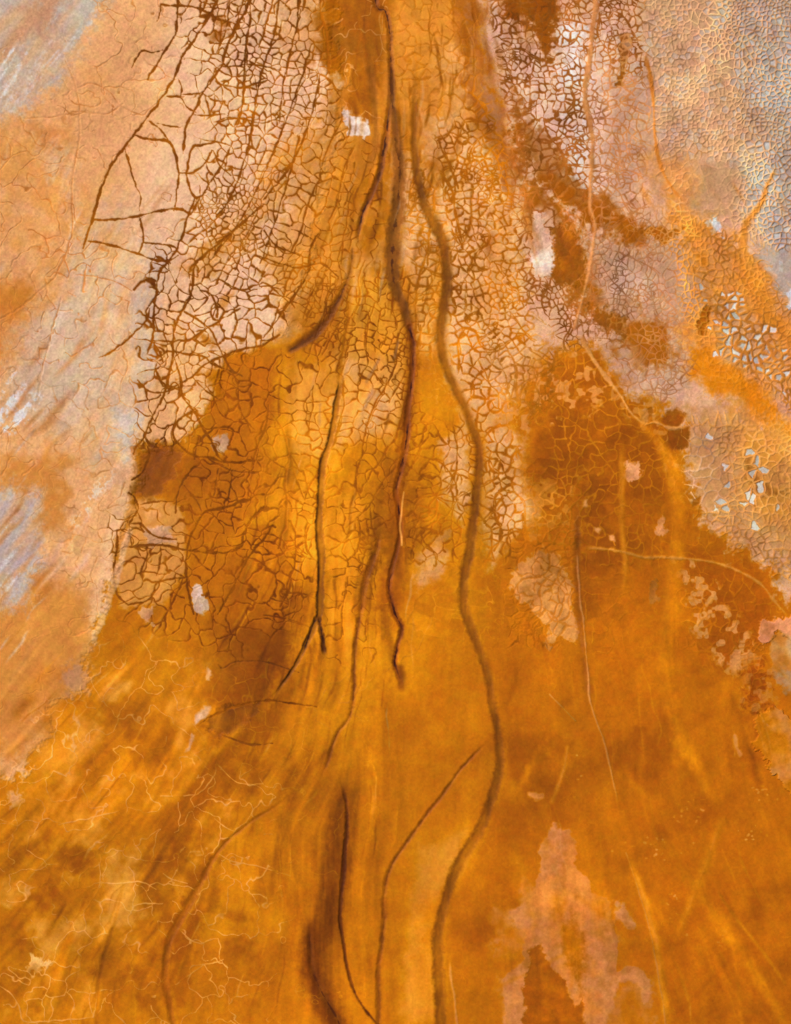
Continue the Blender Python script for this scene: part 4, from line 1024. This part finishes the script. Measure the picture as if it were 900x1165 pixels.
rill([(388, 430), (382, 466), (377, 496), (368, 526), (365, 559), (363, 599), (366, 629), (365, 659), (363, 699), (357, 715), (340, 750), (320, 780), (302, 800)], [5, 7, 7, 7, 8, 9, 9, 6, 4, 3], (158, 98, 26), 'olive brown channel with a black edge forking at its foot', edge=(66, 40, 12), soft=1.6, group=GC, parts=BED3, rough=1.0, lip=(236, 160, 46), fade=(.04, .12))
rill([(363, 700), (366, 722), (370, 748)], [4, 5, 3], (112, 66, 16), 'short blackish fork branching off the olive brown channel', seam=(60, 34, 10), soft=1.5, group=GC, rough=2.5, fade=(.1, .2))
rill([(360, 700), (352, 722), (345, 742)], [3, 4, 2], (118, 70, 16), None, seam=(60, 34, 10), soft=1.5, rough=2.5, fade=(.1, .2))
rill([(433, 600), (428, 626), (418, 653), (411, 690), (405, 730), (403, 760), (403, 786), (397, 816), (383, 836), (373, 866), (360, 895)], [4, 8, 8, 5, 4, 5, 4, 4, 3], (146, 84, 14), 'long brown channel trailing between golden streaks, veering aside at its foot', soft=3, alpha=.85, parts=['silt_seam', 'bank', 'bank'], group=GC, rough=2.4, seam=(112, 60, 8), fade=(.08, .15))
rill([(386, 880), (393, 910), (395, 932), (392, 975), (390, 1000), (387, 1042), (390, 1065), (393, 1089), (400, 1119), (413, 1145), (430, 1166)], [3, 4, 5, 6, 4, 3, 3, 3, 3], (126, 70, 10), 'thin dark crooked channel between smoky brown mud and golden mud', soft=1.5, group=GC, rough=1.2, seam=(92, 48, 8), fade=(.15, 0))
rill([(352, 1050), (353, 1075), (356, 1105), (368, 1132), (384, 1160), (400, 1200)], [4, 7, 9, 8, 7], (112, 62, 10), 'heavy dark brown gully at the foot of the smoky brown mud', soft=4, parts=['silt_seam', 'bank', 'bank'], group=GC, seam=(80, 42, 8), rough=1.5, fade=(.15, 0))
rill([(557, 842), (527, 872), (503, 906), (483, 930), (463, 959), (443, 989), (437, 1019), (437, 1049), (433, 1082), (430, 1112), (432, 1200)], [2, 3, 4, 4, 5, 5, 5, 6, 7], (156, 90, 10), 'slender brown channel splitting off the main winding one and curving down', soft=2.4, alpha=.8, parts=['silt_seam', 'bank', 'bank'], group=GC, rough=1.8, seam=(122, 68, 8), fade=(.08, 0))
rill([(350, 889), (317, 915), (290, 932), (277, 942), (253, 962), (233, 995), (217, 1025), (203, 1049), (192, 1072), (188, 1112), (193, 1145), (202, 1200)], [2, 3, 3, 5, 7, 9, 8, 8, 6, 5], (156, 90, 14), 'curved brown channel with a pale lip crossing the lower golden mud', soft=3, alpha=.85, group=GC, parts=BED3, rough=2.2, lip=(232, 156, 52), fade=(.3, 0))
rill([(400, 830), (350, 880), (320, 940), (310, 1000), (300, 1060)], 5, (174, 102, 14), None, soft=3, z=0, alpha=.6, fade=(.2, .3))
rill([(125, 1050), (140, 1010), (115, 1110), (112, 1160)], 3, (190, 120, 30), None, soft=2, z=-.2, alpha=.6)
rill([(128, 1058), (120, 1080), (112, 1120), (110, 1165)], 4, (178, 106, 18), None, soft=2, z=-.3, alpha=.8)
rill([(152, 592), (141, 625), (131, 660), (117, 700), (103, 742)], [5, 8, 10, 10, 6], (240, 194, 150), 'pale scalloped bank edge between the dry flat and the amber mud', soft=1.6, z=.6, name='bank_edge', cat='bank edge', mat='dry_mud', wet=.2, rough=2.2, ladder=150, fade=(.12, .12), alpha=.6)
# the main channel
MAIN = [(474, 40), (473, 77), (472, 120), (472, 167), (475, 200), (483, 233), (493, 253), (503, 273), (508, 300), (509, 323), (505, 350), (502, 373), (503, 400), (510, 423), (520, 446), (530, 466), (538, 489), (545, 509), (545, 533), (542, 566), (538, 599), (534, 629), (528, 656), (527, 679), (530, 699),
        (540, 726), (550, 752), (557, 776), (559, 796), (565, 822), (568, 846), (568, 876), (562, 899), (552, 929), (540, 955), (527, 975), (515, 999), (507, 1025), (500, 1052), (498, 1075), (499, 1105), (500, 1132), (502, 1165), (508, 1260)]
rill(MAIN, [3, 6, 9, 11, 12, 10, 9, 9, 10, 10, 9, 8, 9, 10, 11, 11, 12, 13, 13], (150, 90, 22), 'main winding brown channel running nearly the full length of the flat', edge=(128, 74, 16), soft=3.4, alpha=.9, z=-.7, group=GC, parts=BED3, rough=1.8, lip=(226, 148, 46), fade=(.1, 0))  # edge colour paints the shade of the left wall into the bed
rill([(512, 1085), (513, 1110), (518, 1140), (522, 1200)], 3, (226, 150, 70), 'thin pale silt stripe alongside the foot of the main winding channel', soft=1.5, z=.4, name='mud_ridge', cat='mud ridge', group='mud ridges', mat='mud', fade=(.2, 0))
# right flat
rill([(690, 225), (706, 250), (716, 270), (730, 262)], 9, (150, 86, 26), None, soft=5, z=0, alpha=.7, rough=3)
rill([(678, -60), (678, 0), (675, 27), (672, 60), (667, 90), (665, 113), (672, 140), (674, 167), (672, 200), (671, 233), (677, 256), (673, 293), (667, 323), (660, 350), (654, 373)], [4, 5, 6, 5, 4, 4, 3], (208, 142, 84), 'long tan ridge snaking down through the pink crack web', soft=1.8, alpha=.95, z=.6, name='mud_ridge', cat='mud ridge', group='mud ridges', mat='dry_mud', wet=.2, rough=2)
rill([(733, 57), (740, 87), (743, 117), (745, 160), (753, 193), (767, 217), (780, 233)], 3, (208, 132, 56), 'thin orange rill along the edge of the grey crazed crust', soft=1.5, z=.3, group=GR, mat='mud', cat='rill', name='orange_rill', rough=2, fade=(.1, .1))
rill([(885, 187), (873, 210), (865, 233), (850, 253), (845, 276), (853, 300), (870, 313), (885, 322)], [3, 5, 7, 9, 10, 9, 5], (228, 152, 66), 'bright orange hooked rill below the blue grey crust', soft=3, z=.5, group=GR, mat='mud', cat='rill', name='orange_rill', rough=2, fade=(.08, .1))
rill([(660, 380), (673, 406), (687, 426), (703, 446), (713, 463), (722, 474), (735, 483), (742, 481), (750, 482), (762, 487), (784, 487)], [3, 5, 5, 4, 3, 2.4], (214, 148, 78), 'knobbly tan rill descending from the ridge to the dark pools', soft=1.5, z=.8, group=GR, mat='mud', cat='rill', name='orange_rill', rough=2.5, fade=(.05, .05))
rill([(717, 466), (733, 486), (747, 499), (760, 523), (768, 546), (771, 566), (772, 599), (770, 633), (767, 663), (760, 720), (757, 760), (762, 800), (777, 842), (797, 879), (813, 912), (820, 935)], [5, 9, 14, 15, 15, 15, 16, 18, 16, 13, 9, 6], (216, 134, 34), 'broad orange rill flowing down the right flat past the dark pools', soft=6, z=.4, group=GR, parts=['rill_bed', 'bank', 'bank'], mat='mud', cat='rill', name='orange_rill', rough=1.5, fade=(.06, .12), alpha=.8)
rill([(707, 492), (708, 550), (708, 600), (712, 640), (710, 685)], 6, (216, 138, 46), 'straight faint orange rill left of the broad one', soft=3, z=.5, group=GR, mat='mud', cat='rill', name='orange_rill', fade=(.2, .2), alpha=.8)
rill([(660, 623), (700, 626), (733, 634), (750, 634), (770, 635), (787, 636), (817, 641), (847, 653), (867, 666), (883, 686), (900, 705)], 3.4, (206, 140, 66), 'thin tan cross rill arching over the right flat', soft=1.6, z=.8, group=GR, mat='mud', cat='rill', name='orange_rill', rough=1.5, fade=(.06, .06), alpha=.85)
rill([(655, 560), (657, 600), (657, 640), (660, 700), (662, 732), (667, 766), (670, 800), (668, 830)], [5, 6, 7, 8, 8, 10, 8], (148, 84, 44), 'dusky mauve brown rill beside the beige cracked patch', soft=4, z=-.3, group=GR, mat='mud', cat='rill', name='dusky_rill', rough=2, fade=(.15, .2), alpha=.75)
rill([(656, 625), (658, 653), (661, 690), (664, 705), (666, 735), (669, 766), (671, 796), (679, 822), (688, 846), (697, 886), (706, 930)], 2.2, (206, 138, 78), 'hair-thin pale ridge running down inside the dusky rill', soft=1.0, z=.6, name='mud_ridge', cat='mud ridge', group='mud ridges', mat='mud', rough=1, fade=(.05, .15), alpha=.8)
rill([(625, 790), (638, 803), (655, 820)], 2, (212, 146, 84), None, soft=1, z=.4, alpha=.7)
rill([(646, 850), (640, 880), (628, 912)], 4, (206, 134, 64), None, soft=2.5, z=.2, alpha=.6)
rill([(713, 965), (722, 990), (733, 1022), (741, 1050), (747, 1072), (753, 1119), (763, 1200)], [3, 6, 8, 7, 5], (222, 142, 46), 'amber rill with a pale edge passing right of the beige triangle', soft=4.5, z=.4, group=GR, mat='mud', cat='rill', name='orange_rill', fade=(.15, 0), alpha=.9)
rill([(712, 970), (728, 1018), (740, 1062), (749, 1110), (757, 1165)], 1.6, (206, 140, 80), None, soft=1, z=.2, alpha=.6)
rill([(832, 918), (817, 945), (800, 992), (780, 1042), (760, 1092)], [9, 9, 8, 5, 3], (224, 144, 48), 'amber rill slanting across the other rills in an X', soft=7, z=.3, group=GR, mat='mud', cat='rill', name='orange_rill', fade=(.15, .25), alpha=.9)
rill([(757, 985), (787, 1005), (813, 1042), (833, 1070), (853, 1095), (875, 1130), (893, 1165), (900, 1200)], [7, 10, 12, 10, 8, 8], (222, 138, 34), 'wide amber rill spreading to the corner beyond the X crossing', soft=7, z=.3, group=GR, mat='mud', cat='rill', name='orange_rill', fade=(.15, 0), alpha=.9)
rill([(817, 1015), (833, 1039), (867, 1082), (893, 1119)], 3, (214, 138, 48), None, soft=2, z=.3, alpha=.6)
rill([(835, 1080), (838, 1110), (845, 1165)], 5, (206, 124, 26), None, soft=3, z=.2, alpha=.6)
print('rills', round(time.time() - T0, 1))


# ===================== fine grain of colour and relief =====================
pale = smooth(60, 120, COL[..., 2])
wetm = 1 - pale
amp = .040 * wetm + .022 * pale
lf = smooth(330, 150, xs[None, :] + 0 * ys[:, None]) * smooth(640, 800, ys[:, None] + 0 * xs[None, :])
mid = smooth(480, 430, xs[None, :] + 0 * ys[:, None]) * smooth(280, 340, xs[None, :] + 0 * ys[:, None])
T = amp * (.75 * S2 + .55 * S1 + .55 * S3) * (.6 + .7 * lf + .9 * mid)
COL *= (1 + T)[..., None]
# golden and rusty turns of hue
g = np.clip(T * 3, -1, 1) * wetm
COL[..., 1] *= 1 + .05 * g
COL[..., 2] += 14 * np.clip(g, 0, 1)
COL *= (1 + .035 * NB * wetm + .02 * NM)[..., None]
G1 = fbm(xs, ys, 2.2, 2, 61)
COL *= (1 + .022 * G1 * (1 + pale * .6))[..., None]
COL[..., 1] *= 1 + .018 * fbm(xs, ys, 9, 3, 63, .7) + .012 * NM
Z += .09 * S2 + .02 * S1 + .5 * NB + .03 * G1 * pale + .2 * NM
rip = fbm(xs, ys, 5, 3, 62, .7)
Z += (.02 + .05 * pale) * rip
# scalloped edge of the pale bank
sat = np.clip(1 - COL[..., 2] / COL[..., 0], 0, 1)
COL[..., 1] *= 1 - .085 * sat
COL[..., 2] -= 14 * sat
np.clip(COL, 3, 250, out=COL)
border = np.minimum(np.minimum(xs[None, :] - xs[0], xs[-1] - xs[None, :]), np.minimum(ys[:, None] - ys[0], ys[-1] - ys[:, None]))
Z *= smooth(0, 12, border)

# display value -> ground reflectance (K: how bright a white board shows under this sky)
K = np.array((1.55, 1.55, 1.58), F)
c = COL / 255.0
LIN = np.where(c <= .04045, c / 12.92, ((c + .055) / 1.055) ** 2.4)
LIN = np.clip((LIN - .006) / K, .0012, .8).astype(F)
del c
print('grain', round(time.time() - T0, 1))

# ===================== materials =====================
def material(name, rough, grain, bump, spec=.25, tint=0.0, gscale=6.0):
    m = bpy.data.materials.new(name); m.use_nodes = True
    nt = m.node_tree; N = nt.nodes; L = nt.links
    b = N['Principled BSDF']
    at = N.new('ShaderNodeAttribute'); at.attribute_name = 'mud_colour'; at.attribute_type = 'GEOMETRY'
    geo = N.new('ShaderNodeNewGeometry')
    n1 = N.new('ShaderNodeTexNoise'); n1.inputs['Scale'].default_value = gscale; n1.inputs['Detail'].default_value = 6; n1.inputs['Roughness'].default_value = .65
    n2 = N.new('ShaderNodeTexNoise'); n2.inputs['Scale'].default_value = .35; n2.inputs['Detail'].default_value = 4
    L.new(geo.outputs['Position'], n1.inputs['Vector']); L.new(geo.outputs['Position'], n2.inputs['Vector'])
    mr = N.new('ShaderNodeMapRange'); mr.inputs['From Min'].default_value = .25; mr.inputs['From Max'].default_value = .75
    mr.inputs['To Min'].default_value = 1 - grain; mr.inputs['To Max'].default_value = 1 + grain
    L.new(n1.outputs['Fac'], mr.inputs['Value'])
    mr2 = N.new('ShaderNodeMapRange'); mr2.inputs['From Min'].default_value = .3; mr2.inputs['From Max'].default_value = .7
    mr2.inputs['To Min'].default_value = .96; mr2.inputs['To Max'].default_value = 1.04
    L.new(n2.outputs['Fac'], mr2.inputs['Value'])
    mu = N.new('ShaderNodeMath'); mu.operation = 'MULTIPLY'; L.new(mr.outputs[0], mu.inputs[0]); L.new(mr2.outputs[0], mu.inputs[1])
    vm = N.new('ShaderNodeVectorMath'); vm.operation = 'SCALE'
    L.new(at.outputs['Color'], vm.inputs[0]); L.new(mu.outputs[0], vm.inputs['Scale'])
    L.new(vm.outputs[0], b.inputs['Base Color'])
    rr = N.new('ShaderNodeMapRange'); rr.inputs['To Min'].default_value = rough + .25; rr.inputs['To Max'].default_value = rough
    L.new(at.outputs['Alpha'], rr.inputs['Value']); L.new(rr.outputs[0], b.inputs['Roughness'])
    b.inputs['Specular IOR Level'].default_value = spec
    bp = N.new('ShaderNodeBump'); bp.inputs['Strength'].default_value = bump; bp.inputs['Distance'].default_value = .06
    L.new(n1.outputs['Fac'], bp.inputs['Height']); L.new(bp.outputs[0], b.inputs['Normal'])
    return m


M = {'mud': material('damp_mud', .6, .035, .1, .06), 'wet_mud': material('wet_mud', .5, .03, .08, .08), 'dry_mud': material('dry_mud', .75, .04, .15, .05, gscale=8),
     'salt': material('salt_crust', .7, .05, .4, .1, gscale=9), 'crack_mud': material('crack_mud', .7, .08, .3, .05), 'crust': material('crazed_crust', .75, .07, .35, .06, gscale=7)}

# ===================== meshes: every thing is cut out of the modelled surface =====================
XW = ((xs - 450) * U).astype(F); YW = ((582.5 - ys) * U).astype(F); ZW = (Z * U).astype(F)
COLL = bpy.context.scene.collection
FO = OWN[:-1, :-1].copy(); FP = PRT[:-1, :-1].copy()
CW = NX - 1


gz_, gx_ = np.gradient(ZW)
NRM = np.stack([-gx_ / (HS * U), gz_ / (HS * U), np.ones_like(ZW)], -1)
NRM /= np.linalg.norm(NRM, axis=-1, keepdims=True)
NRM = NRM.astype(F); del gz_, gx_


def largest(flat_idx, share=1.0):
    """the largest 4-connected piece of a set of cells (of a long channel also what lies beyond a crossing one)"""
    todo = set(flat_idx.tolist()); best = []; more = []
    total = len(todo)
    while todo:
        s = todo.pop(); comp = [s]; stack = [s]
        while stack:
            v = stack.pop()
            for n in (v - 1, v + 1, v - CW, v + CW):
                if n in todo:
                    todo.discard(n); comp.append(n); stack.append(n)
        if len(comp) > share * total: more += comp
        if len(comp) > len(best): best = comp
        if len(best) >= len(todo) and share >= 1: break
    return np.array(sorted(more) if len(more) > len(best) else best, np.int64)


def mesh_from_cells(name, cells, mat, origin=None, skirt=0.0):
    i = cells // CW; j = cells % CW
    v00 = i * NX + j
    quads = np.stack([v00, v00 + NX, v00 + NX + 1, v00 + 1], 1)
    flat = quads.ravel()
    mark = np.zeros(NX * NY, bool); mark[flat] = True
    ids = np.flatnonzero(mark); remap = np.full(NX * NY, -1, np.int32); remap[ids] = np.arange(len(ids), dtype=np.int32)
    co = np.empty((len(ids), 3), F)
    vi = ids // NX; vj = ids % NX
    co[:, 0] = XW[vj]; co[:, 1] = YW[vi]; co[:, 2] = ZW.ravel()[ids]
    cols = np.ones((len(ids), 4), F); cols[:, :3] = LIN.reshape(-1, 3)[ids]; cols[:, 3] = WET.ravel()[ids]
    q = remap[quads]
    if skirt:
        # sides: each open edge of the piece goes down into the ground
        has = np.zeros((NY - 1) * CW, bool); has[cells] = True
        def open_(nb, ok): 
            r = ~has[np.clip(nb, 0, len(has) - 1)]; r[~ok] = True; return r
        e = []
        m = open_(cells - 1, j > 0); e.append(q[m][:, [0, 1]])
        m = open_(cells + CW, i < NY - 2); e.append(q[m][:, [1, 2]])
        m = open_(cells + 1, j < CW - 1); e.append(q[m][:, [2, 3]])
        m = open_(cells - CW, i > 0); e.append(q[m][:, [3, 0]])
        e = np.concatenate(e)
        bv = np.unique(e); low = np.full(len(ids), -1, np.int32); low[bv] = len(ids) + np.arange(len(bv), dtype=np.int32)
        lc = co[bv].copy(); lc[:, 2] -= skirt
        SH = (len(q), len(e))
        co = np.vstack([co, lc]); cols = np.vstack([cols, cols[bv]])
        q = np.vstack([q, np.stack([e[:, 1], e[:, 0], low[e[:, 0]], low[e[:, 1]]], 1)])
    if origin is not None: co = co - np.array(origin, F)
    me = bpy.data.meshes.new(name)
    me.vertices.add(len(co)); me.vertices.foreach_set('co', co.ravel())
    me.loops.add(q.size); me.loops.foreach_set('vertex_index', q.ravel().astype(np.int32))
    me.polygons.add(len(q)); me.polygons.foreach_set('loop_start', np.arange(0, q.size, 4, dtype=np.int32))
    me.update(calc_edges=True)
    me.polygons.foreach_set('use_smooth', np.ones(len(q), bool))
    a = me.color_attributes.new('mud_colour', 'FLOAT_COLOR', 'POINT'); a.data.foreach_set('color', cols.ravel())
    # one set of normals for the whole surface, so that the pieces join without a seam
    nrm = np.zeros((len(co), 3), F); nrm[:, 2] = 1
    nrm[:len(ids)] = NRM.reshape(-1, 3)[ids]
    if skirt: nrm[len(ids):] = nrm[bv]
    me.normals_split_custom_set_from_vertices(nrm.tolist())
    me.materials.append(M[mat])
    o = bpy.data.objects.new(name, me); COLL.objects.link(o)
    return o


def tag(o, label=None, cat=None, group=None, kind=None):
    if label: o['label'] = label
    if cat: o['category'] = cat
    if group: o['group'] = group
    if kind: o['kind'] = kind


order = np.argsort(FO.ravel(), kind='stable'); vals = FO.ravel()[order]
bounds = np.searchsorted(vals, np.arange(len(THINGS) + 1))
left = np.zeros((NY - 1) * CW, bool)
left[order[bounds[0]:bounds[1]]] = True
nthing = 0
for k in range(1, len(THINGS)):
    t = THINGS[k]
    cells = order[bounds[k]:bounds[k + 1]]
    if len(cells) < 12: left[cells] = True; print('lost', t['label']); continue
    keep = largest(cells, .12 if t['cat'] in ('rill', 'drainage channel') else 1.0)
    if len(keep) < .6 * len(cells): print('cut up', len(keep), len(cells), t['label'])
    m = np.ones(len(cells), bool); m[np.isin(cells, keep)] = False
    left[cells[m]] = True
    ci, cj = keep // CW, keep % CW
    org = (float(XW[cj].mean()), float(YW[ci].mean()), float(ZW[ci, cj].mean()))
    nthing += 1
    if t['parts']:
        root = bpy.data.objects.new(t['name'], None); COLL.objects.link(root); root.location = org
        tag(root, t['label'], t['cat'], t['group'])
        pr = FP.ravel()[keep]
        for p in range(1, len(t['parts'])):
            if (pr == p).sum() < 30: pr[pr == p] = 0
        for p, pname in enumerate(t['parts']):
            pc = keep[pr == p]
            if len(pc) < 1: continue
            o = mesh_from_cells(pname, pc, t['mat'], org, .3); o.parent = root
    else:
        o = mesh_from_cells(t['name'], keep, t['mat'], org, .3); o.location = org
        tag(o, t['label'], t['cat'], t['group'])
# the setting: what is left over
rest = np.flatnonzero(left)
ri, rj = rest // CW, rest % CW
px, py = xs[rj], ys[ri]
zi = SETTING[:-1, :-1].ravel()[rest]
for k, (nm, lab, mt, kd) in enumerate(SETS):
    c_ = rest[zi == k]
    if len(c_) < 50: continue
    g_ = mesh_from_cells(nm, c_, mt); tag(g_, lab, None, None, kd)
print('things', nthing, round(time.time() - T0, 1))

# the flat goes on to the horizon round the surveyed part
ring = bpy.data.meshes.new('plain')
xa, xb, ya, yb = float(XW[0]), float(XW[-1]), float(YW[-1]), float(YW[0])
vs, fs, vc = [], [], []
avg = LIN[::40, ::40].reshape(-1, 3).mean(0)
steps = [0, 2, 6, 15, 40, 120, 400, 1500, 6000, 20000]
NSEG = 24
for s_i, s_ in enumerate(steps):
    loop = []
    for a, b in (((xa - s_, ya - s_), (xb + s_, ya - s_)), ((xb + s_, ya - s_), (xb + s_, yb + s_)), ((xb + s_, yb + s_), (xa - s_, yb + s_)), ((xa - s_, yb + s_), (xa - s_, ya - s_))):
        for n in range(NSEG):
            loop.append((a[0] + (b[0] - a[0]) * n / NSEG, a[1] + (b[1] - a[1]) * n / NSEG))
    for (x, y) in loop:
        vs.append((x, y, 0.0 if s_i == 0 else rng.normal() * .02 * min(s_, 20)))
        jj = min(NX - 1, max(0, int((min(max(x, xa), xb) - xa) / (U * HS)))); ii = min(NY - 1, max(0, int((yb - min(max(y, ya), yb)) / (U * HS))))
        near = LIN[max(0, ii - 30):ii + 31:10, max(0, jj - 30):jj + 31:10].reshape(-1, 3).mean(0)
        f_ = math.exp(-s_ / 25.0)
        vc.append(list(near * f_ + avg * (1 - f_)) + [.4])
n4 = 4 * NSEG
for r_ in range(len(steps) - 1):
    for n in range(n4):
        a = r_ * n4 + n; b = r_ * n4 + (n + 1) % n4
        fs.append((a, a + n4, b + n4, b))
ring.from_pydata(vs, [], fs); ring.update()
ca = ring.color_attributes.new('mud_colour', 'FLOAT_COLOR', 'POINT'); ca.data.foreach_set('color', np.array(vc, F).ravel())
ring.materials.append(M['mud'])
po = bpy.data.objects.new('plain', ring); COLL.objects.link(po); tag(po, kind='structure')

# ===================== daylight and camera =====================
EL, AZ = math.radians(44), math.radians(-50)      # azimuth clockwise from +y (the top of the survey)
sc = bpy.context.scene
w = bpy.data.worlds.new('World'); sc.world = w; w.use_nodes = True
nt = w.node_tree; bg = nt.nodes['Background']
sky = nt.nodes.new('ShaderNodeTexSky'); sky.sky_type = 'NISHITA'; sky.sun_disc = False
sky.sun_elevation = EL; sky.sun_rotation = AZ
nt.links.new(sky.outputs[0], bg.inputs['Color']); bg.inputs['Strength'].default_value = .07
sl_ = bpy.data.lights.new('sun', 'SUN'); sl_.energy = 4.0; sl_.angle = math.radians(.5); sl_.color = (1, .95, .88)
so = bpy.data.objects.new('sun', sl_); COLL.objects.link(so)
so.rotation_euler = (math.pi / 2 - EL, 0, math.pi - AZ)
so.location = (0, 0, 100)
cam = bpy.data.cameras.new('camera'); co_ = bpy.data.objects.new('camera', cam); COLL.objects.link(co_)
H = 150.0
co_.location = (0, 0, H); cam.sensor_fit = 'VERTICAL'; cam.sensor_height = 36.0
cam.lens = 36.0 * H / 116.5
cam.clip_end = 60000
sc.camera = co_
sc.view_settings.view_transform = 'Standard'; sc.view_settings.look = 'None'
sc.view_settings.exposure = 0.55; sc.view_settings.gamma = 1.0
sc.cycles.max_bounces = 4
print('done', round(time.time() - T0, 1))
